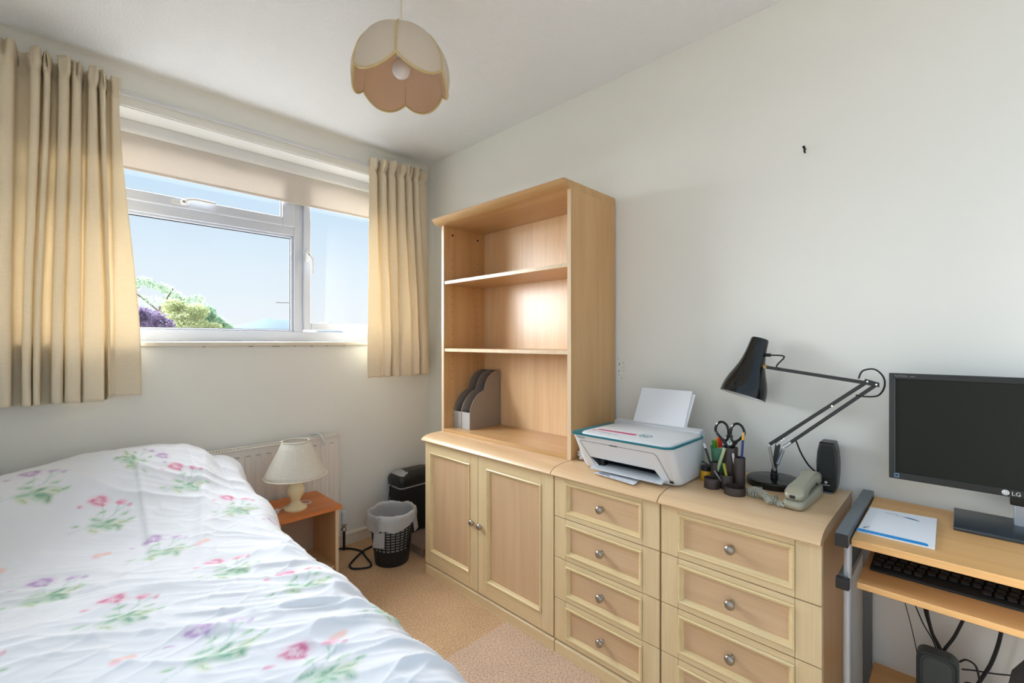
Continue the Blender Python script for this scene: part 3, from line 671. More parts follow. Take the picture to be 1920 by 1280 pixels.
# ------------------------------------------------------------------ radiator, bedside table, table lamp
rd = thing('radiator', (-1.1, -.06, .10), 'white panel radiator under the window with a grille top', 'radiator')
RX0, RX1 = -1.66, -.664
MB().box(RX0, RX1, -.092, -.088, .106, .668).build('front_panel', 'rad', rd)
k = 0; x = RX1-.03
while x > RX0+.05:
    prof = [(x, -.0915), (x-.004, -.0965), (x-.010, -.0985), (x-.024, -.0985), (x-.030, -.0965), (x-.034, -.0915)]
    MB().prism(prof, 'z', .135, .632).build('rib', 'rad', rd, angle=50)
    MB().box(x-.027, x-.007, -.0995, -.0915, .6335, .6365).build('rib_end', plain('rad_shade', S(196, 184, 172), .5) if 'rad_shade' not in bpy.data.materials else bpy.data.materials['rad_shade'], rd, bevel=.001)
    x -= .0465
for xa in (RX0, RX1): MB().box(xa-.003, xa+.003, -.10, -.028, .104, .672).build('side_casing', 'rad', rd, bevel=.002)
MB().box(RX0, RX1, -.034, -.028, .106, .668).build('back_panel', 'rad', rd)
g = MB().box(RX0, RX1, -.10, -.078, .669, .674); g.box(RX0, RX1, -.05, -.028, .669, .674); g.build('grille_rim', 'rad', rd, bevel=.0015)
MB().box(RX0, RX1, -.079, -.049, .655, .658).build('grille_shade', 'dark', rd)  # dark sheet paints the shade between the radiator panels
g = MB(); x = RX0+.006
while x < RX1: g.box(x, x+.006, -.079, -.049, .6695, .6735); x += .0125
g.build('grille_bar', 'rad', rd, kind='stuff')
for x in (-.78, -1.5): MB().box(x-.015, x+.015, -.03, -.001, .15, .6).build('bracket', 'rad', rd)
hk = MB().tube(smooth_path([(-.80, -.035, .682), (-.79, -.06, .694), (-.778, -.095, .690), (-.768, -.116, .664), (-.766, -.114, .642), (-.774, -.112, .632)]), .0055)
tag(hk.build('radiator_hook', 'white_plastic', loc=(-.78, -.07, .66)), 'white plastic hook curling over the top of the radiator', 'hook')
rv = thing('radiator_valve', (-.625, -.065, 0), 'white thermostatic valve on a dark pipe at the radiator end', 'valve')
MB().lathe([(.0, .222), (.012, .222), (.017, .215), (.018, .19), (.020, .17), (.018, .155), (.012, .15), (0, .15)], (-.625, -.065, 0), n=20).build('valve_head', 'white_plastic', rv)
MB().lathe([(.009, .108), (.013, .112), (.013, .122), (.009, .126), (.009, .14), (.013, .143), (.013, .152)], (-.625, -.065, 0), n=8).build('valve_body', 'chrome', rv)
MB().tube([(-.625, -.065, .128), (-.662, -.065, .128)], .008, 10).build('coupling', 'chrome', rv)
MB().tube([(-.625, -.065, .115), (-.625, -.065, .0005)], .0075, 12).build('pipe', plain('dark_pipe', S(52, 40, 34), .4, metal=.4), rv)

bt = thing('bedside_table', (-1.01, -.31, 0), 'small wooden bedside table with orange-brown top beside the bed', 'bedside table')
MB().box(-1.128, -.818, -.458, -.145, .389, .406).build('table_top', 'teak', bt, bevel=.0015)
for x in (-.845, -1.118):
    s_ = MB().box(x, x+.016, -.440, -.155, 0, .389).build('side_panel', 'bedside', bt)
    MB().box(x, x+.016, -.4415, -.440, 0, .389).build('edge_band', 'edge', s_)
MB().box(-1.102, -.845, -.175, -.163, .05, .389).build('back_panel', plain('bedside_back_shaded', S(190, 160, 134), .6, var=.04, vscale=20), bt)  # grey-brown tone carries the shade at the back of the table
MB().box(-1.102, -.845, -.43, -.175, .10, .115).build('shelf', 'bedside', bt)

lx, ly = -.995, -.345
tl = thing('table_lamp', (lx, ly, .406), 'small table lamp with alabaster base and white cone shade on the bedside table', 'lamp')
MB().lathe([(.0, .0003), (.05, .0003), (.051, .008), (.046, .014), (.030, .022), (.021, .032), (.020, .042), (.027, .056), (.036, .070), (.041, .088), (.038, .104), (.029, .122), (.0195, .14), (.018, .15), (.026, .161), (.026, .167), (.016, .169), (0, .169)], (lx, ly, .406), n=36).build('lamp_base', 'alabaster', tl, angle=30)
MB().lathe([(.016, .166), (.016, .20), (.012, .215), (.012, .23)], (lx, ly, .406), n=16).build('bulb_holder', 'white_plastic', tl)
MB().lathe([(.0, .29), (.015, .286), (.024, .27), (.024, .255), (.014, .235), (.012, .228), (0, .228)], (lx, ly, .406), n=20).build('bulb', 'bulb', tl)
sh = MB().openlathe([(.137, .160), (.128, .178), (.112, .212), (.092, .252), (.0735, .290), (.058, .322)], (lx, ly, .406), n=48, closed=False).build('lamp_shade', 'shade', tl, angle=60)
md = sh.modifiers.new('thick', 'SOLIDIFY'); md.thickness = .0015
for r_, z_ in ((.137, .566), (.058, .728)):
    MB().tube([(lx+r_*math.cos(2*PI*k/48), ly+r_*math.sin(2*PI*k/48), z_) for k in range(48)], .0028, 8, True).build('trim', 'cream_paint', sh)
rg = MB().tube([(lx+.012*math.cos(2*PI*k/16), ly+.012*math.sin(2*PI*k/16), .622) for k in range(16)], .0015, 6, True)
for k in range(3): a = 2*PI*k/3+.3; rg.tube([(lx+.012*math.cos(a), ly+.012*math.sin(a), .622), (lx+.056*math.cos(a), ly+.056*math.sin(a), .726)], .0013, 6)
rg.build('shade_carrier', 'white_plastic', sh)
MB().tube(smooth_path([(lx+.045, ly+.02, .414), (lx+.075, ly+.02, .409), (lx+.085, ly+.05, .409), (lx+.06, ly+.075, .409), (lx+.01, ly+.07, .409), (lx-.045, ly+.04, .409), (lx-.075, ly+.01, .410)]), .0024, 8).build('flex', 'white_plastic', tl)
MB().bar((lx-.073, ly+.012, .4135), (lx-.118, ly-.018, .4135), .02, .013, (0, 0, 1)).build('inline_switch', 'white_plastic', tl, bevel=.003)

# ------------------------------------------------------------------ waste bin, liner, shredder, packet, cables
bx_, by_ = -.497, -.372
wb = thing('waste_bin', (bx_, by_, 0), 'black plastic lattice waste bin in front of the shredder', 'waste bin')
BR = lambda z: .090+.030*z/.27
MB().openlathe([(0.001, .0), (BR(0)-.004, 0), (BR(0), .004), (BR(.085), .085), (BR(.085)-.003, .085), (BR(0)-.004, .006), (.001, .006)], (bx_, by_, 0), n=48, closed=False).build('base_wall', 'black', wb, angle=30)
MB().openlathe([(BR(.245), .245), (BR(.27)+.004, .270), (BR(.27)+.002, .274), (BR(.27)-.002, .272), (BR(.245)-.003, .245)], (bx_, by_, 0), n=48).build('rim', 'black', wb, angle=30)
for k in range(26):
    a = 2*PI*k/26; wd_ = 2.2
    MB().bar((bx_+BR(.083)*math.cos(a)*.99, by_+BR(.083)*math.sin(a)*.99, .083), (bx_+BR(.247)*math.cos(a)*.99, by_+BR(.247)*math.sin(a)*.99, .247), .003, .0065, (math.cos(a), math.sin(a), 0)).build('upright', 'black', wb)
for k in range(11):
    z = .095+k*.0145
    MB().openlathe([(BR(z)-.003, z), (BR(z), z), (BR(z), z+.0065), (BR(z)-.003, z+.0065)], (bx_, by_, 0), n=40).build('ring', 'black', wb, angle=30)
# liner: folds out over the rim and hangs inside
n = 72; rows = []
for (rr_, zz, am, az) in ((.045, .012, .01, .004), (.075, .02, .006, .004), (.083, .07, .006, .004), (.092, .14, .005, .004), (.102, .20, .005, .003), (.110, .245, .004, .003), (.114, .272, .003, .003), (.1195, .284, .003, .005), (.1275, .284, .003, .006), (.133, .272, .004, .006), (.135, .258, .007, .008), (.137, .248, .009, .010), (.137, .240, .010, .012), (.136, .232, .011, .014)):
    row = []
    for i in range(n+1):
        a = 2*PI*(i % n)/n
        w_ = math.sin(a*5+1)+.7*math.sin(a*9+zz*20)+.5*math.sin(a*17+2)+.3*math.sin(a*29)
        droop = 0
        if rr_ > .125:
            f_ = min(1, (rr_-.125)/.012); droop = -.040*f_*max(0, math.cos(a-math.radians(205)))**2-.010*f_*math.sin(a*3+.4)
        row.append((bx_+(rr_+am*w_*.4)*math.cos(a), by_+(rr_+am*w_*.4)*math.sin(a), zz+az*w_*.5+droop))
    rows.append(row)
bl = MB().grid(rows)
fa = math.radians(212)
bl.grid([[(bx_+(.141+.004*j)*math.cos(fa+da), by_+(.141+.004*j)*math.sin(fa+da), .205-.024*j+.006*da) for da in (-.22, -.1, 0, .1, .22)] for j in range(4)])
fa2 = math.radians(300)
bl.grid([[(bx_+(.139+.003*j)*math.cos(fa2+da), by_+(.139+.003*j)*math.sin(fa2+da), .245-.02*j+.02*da) for da in (-.16, -.05, .05, .16)] for j in range(4)])
tag(bl.build('bin_liner', 'liner', loc=(bx_, by_, .27), angle=80), 'white translucent bin bag folded over the rim of the black bin', 'bin liner')

sr = thing('paper_shredder', (-.19, -.12, 0), 'black paper shredder in the corner beside the cupboard', 'shredder')
def rring(x0, x1, y0, y1, r, z, n=5): return [(p[0], p[1], z) for p in rrect(x0, x1, y0, y1, r, n)]
SX0, SX1, SY0, SY1 = -.322, -.03, -.178, -.02
MB().loft([rring(SX0+.02, SX1-.02, SY0+.012, SY1-.006, .02, .0), rring(SX0+.002, SX1-.002, SY0+.002, SY1-.002, .022, .30)]).build('basket', 'black_matt', sr, angle=40)
MB().loft([rring(SX0-.003, SX1+.003, SY0-.003, SY1+.003, .025, .300), rring(SX0-.003, SX1+.003, SY0-.003, SY1+.003, .025, .309)]).build('band', 'silver', sr, angle=40)
MB().loft([rring(SX0-.004, SX1+.004, SY0-.004, SY1+.004, .028, .309), rring(SX0-.006, SX1+.006, SY0-.006, SY1+.006, .03, .34), rring(SX0-.001, SX1+.001, SY0-.001, SY1+.001, .03, .362), rring(SX0+.02, SX1-.02, SY0+.014, SY1-.014, .03, .380), rring(SX0+.05, SX1-.05, SY0+.03, SY1-.03, .03, .388)]).build('cutter_head', 'black', sr, angle=50)
MB().loft([rring(SX0+.012, SX0+.07, SY0+.010, SY1-.012, .02, .374), rring(SX0+.03, SX0+.075, SY0+.024, SY1-.024, .02, .3885)]).build('end_cap', 'silver', sr, angle=50)
MB().loft([rring(SX0+.06, SX1-.05, SY0+.035, SY0+.075, .015, .386), rring(SX0+.065, SX1-.055, SY0+.04, SY0+.07, .012, .3905)]).build('paper_slot', 'black_gloss', sr)
MB().box(SX0+.07, SX1-.07, SY0+.052, SY0+.057, .3905, .3912).build('slot', 'dark', sr)
tag(MB().tube(smooth_path([(-.325, -.10, .34), (-.345, -.09, .28), (-.352, -.085, .16), (-.345, -.09, .03), (-.36, -.12, .004), (-.40, -.16, .004)]), .0032, 8).build('shredder_cable', 'rubber', loc=(-.34, -.09, 0)), 'thin black mains lead hanging down the left side of the shredder', 'cable')
pk = thing('plastic_packet', (-.27, -.33, 0), 'flat brown pack in clear plastic wrap on the carpet beside the cupboard', 'packet')
MB().box(-.36, -.17, -.46, -.24, .002, .045).build('card_box', 'box_brown', pk, bevel=.004)
rows = []
for i in range(22):
    row = []
    for j in range(22):
        x = -.375+i*.22/21; y = -.475+j*.25/21; e_ = min(i, 21-i, j, 21-j)
        row.append((x, y, (.054 if e_ > 2 else .010+.018*e_)+.012*random.random()*(1 if e_ > 1 else .3)))
    rows.append(row)
MB().grid(rows).build('wrap', 'clear', pk, angle=20)
cb = smooth_path([(-.74, -.06, .006), (-.66, -.04, .006), (-.60, -.085, .006), (-.57, -.16, .006), (-.582, -.23, .006), (-.592, -.285, .006), (-.602, -.335, .006), (-.622, -.362, .006), (-.66, -.35, .006), (-.697, -.315, .006), (-.69, -.27, .006), (-.63, -.215, .006), (-.57, -.18, .012), (-.52, -.155, .006), (-.46, -.15, .006), (-.40, -.17, .006)])
tag(MB().tube(cb, .0052, 8).build('mains_cable', 'rubber', loc=(-.6, -.2, 0)), 'black mains cable looped on the carpet between bedside table and bin', 'cable')
ap = thing('plug', (-.755, -.16, 0), 'black mains plug lying on the carpet behind the bedside table', 'plug')
MB().prism(rrect(-.785, -.745, -.185, -.14, .01), 'z', .0008, .03).build('plug_body', 'rubber', ap, bevel=.004)
MB().tube([(-.765, -.14, .015), (-.76, -.11, .010)], .006).build('strain_relief', 'rubber', ap)

# ------------------------------------------------------------------ pendant light
px_, py_ = -1.029, -1.325
pd = thing('pendant_light', (px_, py_, 2.03), 'petal-shaped cream pendant shade with a round bulb hanging from the ceiling', 'pendant light')
MB().lathe([(.035, 0), (.045, -.008), (.045, -.016), (.03, -.028), (.006, -.034)][::-1], (px_, py_, H), n=28).build('ceiling_rose', 'white_plastic', pd)
MB().tube([(px_, py_, H-.02), (px_, py_, 2.16)], .0032, 8).build('cord', 'cream_paint', pd)
MB().lathe([(.008, 2.19), (.014, 2.185), (.018, 2.14), (.018, 2.105), (.014, 2.10)][::-1], (px_, py_, 0), n=20).build('bulb_holder', 'white_plastic', pd)
MB().lathe([(.0, -.030), (.012, -.0275), (.022, -.0205), (.028, -.011), (.030, 0), (.028, .011), (.022, .0205), (.014, .0285), (.012, .040), (0, .040)], (px_, py_, 2.066), n=28).build('bulb', 'bulb', pd)
ph = -2.2266
def petal_pt(k, u, v, dr=0):           # u across the petal -1..1, v from the crown 0 to the scalloped hem 1
    a = ph+(k+.5+u/2)*PI/3
    drop = .036*(1-abs(u)**2.2)
    if v < .82: q = v/.82*PI/2; r = .014+(.150-.014)*math.sin(q)**.95; z = 2.03+.155*math.cos(q)
    else: q = (v-.82)/.18; r = .150-.004*q*(1-abs(u)**2); z = 2.03-drop*q
    r += .006*(1-u*u)*math.sin(min(1, v)*PI)  # each panel bows out between its seams
    return (px_+(r-dr)*math.cos(a), py_+(r-dr)*math.sin(a), z-dr*.6)
for k in range(6):
    pe = MB().grid([[petal_pt(k, -1+2*i/14, j/24) for j in range(25)] for i in range(15)]).build('petal', 'petal_out', pd, angle=80)
    MB().grid([[petal_pt(k, -1+2*i/14, j/24, .003) for j in range(25)] for i in range(15)]).build('lining', 'petal_in', pe, angle=80)
    MB().tube([petal_pt(k, -1+2*i/20, 1) for i in range(21)], .0036, 8).build('hem_braid', 'trim_gold', pe)
    MB().tube([petal_pt(k, -1, j/20*.82) for j in range(21)], .0036, 8).build('seam_braid', 'trim_gold', pe)

# ------------------------------------------------------------------ printer
ZT = .7202
pt = thing('printer', (-.3, -1.75, ZT), 'white inkjet printer with teal rim straddling the two chests of drawers', 'printer')
PY0, PY1 = -1.945, -1.556           # right and left ends
def pring(z, xf, xb, y0, y1, r, n=6): return [(p[0], p[1], z) for p in rrect(xf, xb, y0, y1, r, n)]
xf = lambda z: -.372-(z-.722)*(.080/.14)
rings = [pring(.7215, -.362, -.19, PY0+.012, PY1-.012, .028), pring(.727, xf(.727), -.18, PY0+.004, PY1-.004, .03)]+[pring(z, xf(z), -.178+.0*(z), PY0, PY1, .032) for z in (.735, .80, .858)]
# ring order: corner (x0,y0) first, then (x1,y0), (x1,y1), (x0,y1); the front wall is the last segment
nn = len(rings[0])
body = MB().loft(rings, caps=True, skip=lambda i: i == nn-1).build('body', 'white_plastic', pt, angle=40)
# front wall with an open paper mouth
yl, yr = rings[2][nn-1][1], rings[2][0][1]
zb, zt2 = .735, .858
def fp(y, z, o=0): return (xf(z)-o, y, z)
mo = [fp(-1.615, .768), fp(-1.865, .768), fp(-1.888, .732), fp(-1.638, .732)]
mo = [(-1.612, .772), (-1.868, .772), (-1.885, .738), (-1.640, .738)]
out4 = [(yl, zt2), (yr, zt2), (yr, zb), (yl, zb)]
fw_ = MB(); P4 = [fp(*q) for q in out4]+[fp(*q) for q in mo]
fw_.add(P4, [(0, 1, 5, 4), (1, 2, 6, 5), (2, 3, 7, 6), (3, 0, 4, 7)])
lo = [fp(yl, .735), fp(yr, .735), (rings[1][0][0], yr, .727), (rings[1][0][0], yl, .727), (-.362, yr, .7215), (-.362, yl, .7215)]
fw_.add(lo, [(0, 1, 2, 3), (3, 2, 4, 5)])
fw_.build('front_wall', 'white_plastic', pt)
ms = MB(); q0 = [fp(*q) for q in mo]; q1 = [(p[0]+.09, p[1], p[2]) for p in q0]
ms.add(q0+q1, [(0, 1, 5, 4), (1, 2, 6, 5), (2, 3, 7, 6), (3, 0, 4, 7), (4, 5, 6, 7)]); ms.build('paper_mouth', plain('mouth_grey', S(96, 104, 112), .5), pt)
ro = MB().tube([(-.355, -1.64, .768), (-.355, -1.86, .768)], .008, 10); ro.build('roller_bar', plain('roller_grey', S(120, 132, 142), .4), pt)
MB().box(-.375, -.345, -1.655, -1.632, .741, .765).build('guide', 'black', pt)
MB().prism([(-.34, .7395), (-.34, .742), (-.405, .7395), (-.415, .735), (-.415, .732)], 'y', -1.62, -1.90).build('output_tray', 'white_plastic2', pt, bevel=.0008)
# access door outline, thin groove and latch
dl_ = [(-1.598, .832), (-1.600, .836), (-1.880, .840), (-1.888, .836), (-1.908, .742)]
MB().tube([fp(-1.622, .742, .0004), fp(-1.590, .828, .0004), fp(-1.591, .834, .0004), fp(-1.597, .836, .0004), fp(-1.880, .836, .0004), fp(-1.889, .833, .0004), fp(-1.893, .825, .0004), fp(-1.915, .742, .0004)], .0009, 6).build('access_door_joint', plain('joint_grey', S(120, 120, 126), .6), pt)
MB().add([fp(-1.716, .838, .001), fp(-1.748, .838, .001), fp(-1.748, .8335, .001), fp(-1.716, .8335, .001)], [(0, 1, 2, 3)]).build('latch', 'black', pt)
MB().add([fp(-1.912, .742, .0012), fp(-1.926, .742, .0012), fp(-1.926, .733, .0012), fp(-1.912, .733, .0012)], [(0, 1, 2, 3)]).build('rating_label', 'black', pt)
text('model_print', 'DeskJet', .012, fp(-1.580, .846, .0006), (0, -1, 0), (-.08/.14, 0, 1), 'ink_grey', pt)
MB().loft([pring(.858, -.454, -.174, PY0-.004, PY1+.004, .03), pring(.8645, -.456, -.174, PY0-.004, PY1+.004, .03)]).build('teal_rim', 'teal', pt, angle=40)
lid = MB().loft([pring(.8645, -.450, -.182, PY0+.003, PY1-.040, .03), pring(.8685, -.449, -.183, PY0+.004, PY1-.041, .03), pring(.870, -.446, -.186, PY0+.007, PY1-.044, .03)]).build('lid', 'white_plastic', pt, angle=40)
def plate(name, pts, z, mat, par): return MB().prism(pts, 'z', z, z+.0004).build(name, mat, par)
plate('advert_label', [(-.372, -1.622), (-.358, -1.625), (-.352, -1.780), (-.372, -1.778)], .8702, 'ink_magenta', lid)
plate('advert_small_print', [(-.390, -1.612), (-.384, -1.612), (-.384, -1.632), (-.390, -1.632)], .8702, 'ink_magenta', lid)
for i, (a_, b_) in enumerate(((-1.64, -1.70), (-1.66, -1.735), (-1.61, -1.64))): plate('advert_small_print', [(-.400-.008*i, a_), (-.398-.008*i, a_), (-.398-.008*i, b_), (-.400-.008*i, b_)], .8702, 'ink_grey', lid)
MB().openlathe([(.019, 0), (.023, 0), (.023, .0006), (.019, .0006)], (-.355, -1.812, .8700), n=40).build('logo_ring', 'teal', lid)
text('logo_letters', 'hp', .028, (-.363, -1.797, .8702), (0, -1, 0), (1, 0, .0), 'teal', lid)
plate('control_strip', [(-.43, -1.562), (-.21, -1.562), (-.21, -1.585), (-.43, -1.585)], .8646, 'teal', pt)
# rear paper feed
MB().prism([(-.185, .85), (-.176, .876), (-.150, .882), (-.135, .874), (-.135, .74), (-.178, .74)], 'y', -1.575, -1.93).build('paper_feed', 'white_plastic2', pt, bevel=.003)
sl = Vector((.085, 0, .15)).normalized()
def sheet(name, y0, y1, base, ln, off, mat, par=None, th=.0012, label=None, lean=0, loc=None):
    o_ = Vector((base[0]+off, 0, base[1])); a_ = o_; b_ = o_+sl*ln; nx = Vector((sl.z, 0, -sl.x))*th
    m_ = MB().add([(a_.x, y0, a_.z), (a_.x, y1, a_.z), (b_.x, y1-lean, b_.z), (b_.x, y0-lean, b_.z), (a_.x+nx.x, y0, a_.z+nx.z), (a_.x+nx.x, y1, a_.z+nx.z), (b_.x+nx.x, y1-lean, b_.z+nx.z), (b_.x+nx.x, y0-lean, b_.z+nx.z)],
                  [(0, 1, 2, 3), (7, 6, 5, 4), (0, 4, 5, 1), (1, 5, 6, 2), (2, 6, 7, 3), (3, 7, 4, 0)])
    return m_.build(name, mat, par, loc=loc)
sheet('paper_support', -1.66, -1.86, (-.148, .872), .125, .006, 'white_plastic2', pt, .003)
tag(sheet('paper_stack', -1.652, -1.862, (-.166, .868), .162, 0, 'paper', None, .004, loc=(-.16, -1.76, .88)), 'stack of blank white paper standing in the printer rear feed', 'paper')
tag(sheet('paper_sheet', -1.650, -1.868, (-.1595, .868), .148, 0, 'paper', None, .0008, lean=.006, loc=(-.155, -1.76, .88)), 'single white sheet sticking out behind the paper stack in the printer feed', 'paper')
pp = thing('printed_pages', (-.40, -1.73, ZT), 'small pile of printed pages under the front of the printer', 'paper')
for i, dx in enumerate((0, .004, -.003)):
    c_ = [(-.422+dx, -1.643-dx), (-.350, -1.655), (-.362, -1.803), (-.445+dx, -1.814+dx)]
    MB().prism(c_, 'z', ZT+.0003*(i*2+1), ZT+.0003*(i*2+2)).build('page', 'paper', pp)
MB().prism([(-.418, -1.662), (-.412, -1.660), (-.416, -1.705), (-.422, -1.706)], 'z', ZT+.0019, ZT+.0021).build('print', 'ink_dark', pp)
MB().prism([(-.428, -1.70), (-.425, -1.70), (-.432, -1.79), (-.435, -1.79)], 'z', ZT+.0019, ZT+.0021).build('print', 'ink_grey', pp)
# crumpled tissue
bm = bmesh.new(); bmesh.ops.create_icosphere(bm, subdivisions=4, radius=1)
for v in bm.verts:
    p_ = v.co; q_ = 1+.22*math.sin(p_.x*7+p_.y*3)*math.sin(p_.y*6+2)+.16*math.sin(p_.z*11+p_.x*5)+.08*math.sin(p_.y*19+p_.z*13)
    v.co = Vector((p_.x*q_*.022, p_.y*q_*.020, p_.z*q_*.019))
zmin = min(v.co.z for v in bm.verts)
me = bpy.data.meshes.new('tissue'); bm.to_mesh(me); bm.free(); me.materials.append(M['paper']); ts = bpy.data.objects.new('crumpled_tissue', me); COL.objects.link(ts)
ts.location = (-.298, -1.508, ZT-zmin); tag(ts, 'crumpled white tissue between the bookcase and the printer', 'tissue')

# ------------------------------------------------------------------ pen organiser and what it holds
po = thing('pen_organiser', (-.26, -2.06, ZT), 'dark brown pen organiser made of joined tubes of different heights', 'pen organiser')
def tub(x, y, r, h, bz=0):
    MB().openlathe([(.001, .003), (r-.0022, .003), (r-.0022, h-.0005), (r-.0012, h), (r-.0004, h), (r, h-.001), (r, .0004), (.001, .0004)], (x, y, ZT), n=32, closed=False).build('tube', 'brown_plastic', po, angle=35)
tub(-.287, -2.012, .0245, .033)      # low cup, left
tub(-.300, -2.088, .0315, .024)      # low cup, front
tub(-.262, -2.049, .0195, .045)      # short, middle
tub(-.234, -2.003, .0135, .073)      # slim, left
tub(-.226, -2.076, .0190, .100)      # tall, right
tub(-.207, -2.042, .0240, .125)      # tallest, back
def stick(name, a_, b_, r, mat, label, cat, parts, n=10, group=None):
    a_ = Vector(a_); b_ = Vector(b_); d = (b_-a_)
    t_ = thing(name, tuple(a_), label, cat, group)
    MB().tube([a_, b_], r, n).build('barrel', mat, t_, angle=50)
    for nm, f0, f1, rr_, mm in parts: MB().tube([a_+d*f0, a_+d*f1], rr_, n).build(nm, mm, t_, angle=50)
    return t_
stick('pencil', (-.232, -2.006, .724), (-.244, -1.969, .852), .0036, 'darkgreen', 'dark green pencil with a white end leaning out of the slim left tube', 'pencil', [('end_cap', .88, 1.0, .0038, 'print_white')], 6)
stick('pencil', (-.226, -2.078, .724), (-.218, -2.087, .898), .0036, 'navy', 'blue pencil with brass ferrule and eraser in the right-hand tube', 'pencil', [('ferrule', .88, .955, .0042, 'yellow'), ('eraser', .955, 1.02, .0038, 'tan')], 6)
stick('pen', (-.268, -2.046, .726), (-.292, -2.022, .778), .0022, 'silver', 'thin grey pen slanting out of the short middle tube', 'pen', [])
stick('pen', (-.262, -2.056, .726), (-.262, -2.040, .800), .0042, 'olive', 'yellow-green highlighter standing in the short middle tube', 'pen', [('clip', .5, .98, .0046, 'olive')])
stick('pen', (-.236, -1.998, .722), (-.240, -2.035, .845), .0052, 'palegreen', 'pale green patterned pen leaning across the tubes', 'pen', [('tip', .0, .1, .003, 'white_plastic')])
stick('pen', (-.229, -2.070, .726), (-.240, -2.062, .832), .0035, 'white_plastic', 'white pen just showing above the right-hand tube', 'pen', [])
scs = thing('scissors', (-.207, -2.042, .73), 'black-handled scissors stuck handles-up in the tallest tube', 'scissors')
def loop(cy, sg):
    pts = []
    for k in range(24):
        a = 2*PI*k/24; yy = math.cos(a); zz = math.sin(a)
        pts.append((-.210, cy+yy*.0215*(1-.28*max(0, -zz)*1.0)+sg*.010*max(0, -zz)*-1, .896+zz*.031))
    return pts
for sg, cy in ((1, -2.016), (-1, -2.066)):
    MB().tube(loop(cy, sg), .0042, 8, True).build('handle', 'black_gloss', scs)
    MB().tube(smooth_path([(-.210, cy-sg*.004, .867), (-.210, cy-sg*.012, .855), (-.210, -2.041+sg*.004, .842), (-.210, -2.041+sg*.003, .82)]), [.006]*25, 8).build('handle_arm', 'black_gloss', scs)
    MB().prism([(-2.041+sg*.001, .86), (-2.041+sg*.007, .86), (-2.041+sg*.006, .78), (-2.041, .735)], 'x', -.211-sg*.0006, -.2095-sg*.0006).build('blade', 'chrome', scs)
MB().tube([(-.210, -2.030, .882), (-.210, -2.052, .882)], .003, 8).build('stop_bridge', 'black_gloss', scs)
# mint cup behind with felt pens
mc = thing('plastic_cup', (-.155, -1.995, ZT), 'pale mint translucent cup behind the organiser', 'cup')
MB().openlathe([(.024, .001), (.036, .108), (.0345, .108), (.0225, .003), (.001, .003), (.001, .001)], (-.155, -1.995, ZT), n=32, closed=False).build('cup_wall', 'mint', mc, angle=40)
MB().tube([(-.155+.036*math.cos(2*PI*k/32), -1.995+.036*math.sin(2*PI*k/32), ZT+.108) for k in range(32)], .0015, 6, True).build('rim', 'mint', mc)
for (x, y, x2, y2, z2, mt, lb) in ((-.162, -1.987, -.176, -1.976, .850, 'green', 'green-capped felt pen in the mint cup'), (-.150, -1.988, -.160, -1.982, .856, 'yellow', 'yellow-capped felt pen in the mint cup'), (-.158, -2.000, -.170, -1.995, .862, 'red', 'red-capped felt pen in the mint cup')):
    stick('felt_pen', (x, y, .725), (x2, y2, z2), .0045, 'white_plastic', lb, 'pen', [('cap', .78, 1.02, .0065, mt)], 12, 'felt pens')
stick('pen', (-.150, -2.003, .725), (-.148, -2.022, .850), .003, 'mint', 'slim pale green pen at the right of the mint cup', 'pen', [])
gp = thing('glue_pot', (-.222, -1.968, ZT), 'small yellow pot with a black lid behind the organiser', 'pot')
MB().lathe([(.0, .0003), (.0165, .0003), (.0175, .003), (.0175, .032), (.0165, .035), (0, .035)], (-.222, -1.968, ZT), n=28).build('pot', 'yellow', gp, angle=35)
MB().lathe([(.0, .035), (.0165, .035), (.0168, .048), (.014, .052), (0, .052)], (-.222, -1.968, ZT), n=28).build('lid', 'black', gp, angle=35)
tag(MB().tube(smooth_path([(-.06, -1.955, .795), (-.10, -1.965, .797), (-.15, -1.978, .797)]), .002, 6).build('printer_lead', 'rubber', loc=(-.1, -1.965, .79)), 'thin black lead running behind the pens from the printer', 'cable')
tag(MB().tube(smooth_path([(-.165, -1.930, .768), (-.20, -1.955, .775), (-.235, -1.985, .776)]), .002, 6).build('printer_lead', 'rubber', loc=(-.2, -1.955, .77)), 'thin black lead just above the yellow pot', 'cable')

# ------------------------------------------------------------------ desk lamp
LX = -.10; LB = (-.105, -2.148)
dk = thing('desk_lamp', (LB[0], LB[1], ZT), 'black spring-balanced desk lamp with a bell shade and round base', 'lamp')
MB().lathe([(.0, .0003), (.083, .0003), (.0845, .003), (.0845, .017), (.081, .0205), (.076, .022), (0, .023)], (LB[0], LB[1], ZT), n=56).build('base', 'black_gloss', dk, angle=30)
MB().lathe([(.012, .022), (.012, .036), (.0095, .038), (.0095, .05)], (LB[0], LB[1], ZT), n=16).build('pivot', 'black', dk)
J0 = Vector((LX, -2.146, .760)); JA = Vector((LX, -2.134, .852)); JB = Vector((LX, -2.166, .855)); JC = Vector((LX, -2.176, .8495)); EL = Vector((LX, -2.418, 1.0735)); EU = Vector((LX, -2.397, 1.081)); SJ = Vector((LX, -2.124, 1.1125))
MB().bar(J0, (LX, -2.158, .856), .010, .014).build('upright', 'black', dk)
for dx in (-.006, .006):
    MB().bar(JA+Vector((dx, 0, 0)), EU+Vector((dx, 0, 0)), .0025, .0105).build('lower_arm', 'black', dk)
MB().bar(JC, EL, .006, .0105).build('tie_arm', 'black', dk)
MB().bar((LX, -2.150, .8605), (LX, -2.398, 1.084), .006, .006).build('lower_arm_rod', 'black', dk)
MB().bar(EL+Vector((0, -.004, -.001)), SJ, .0085, .0105).build('upper_arm', 'black', dk)
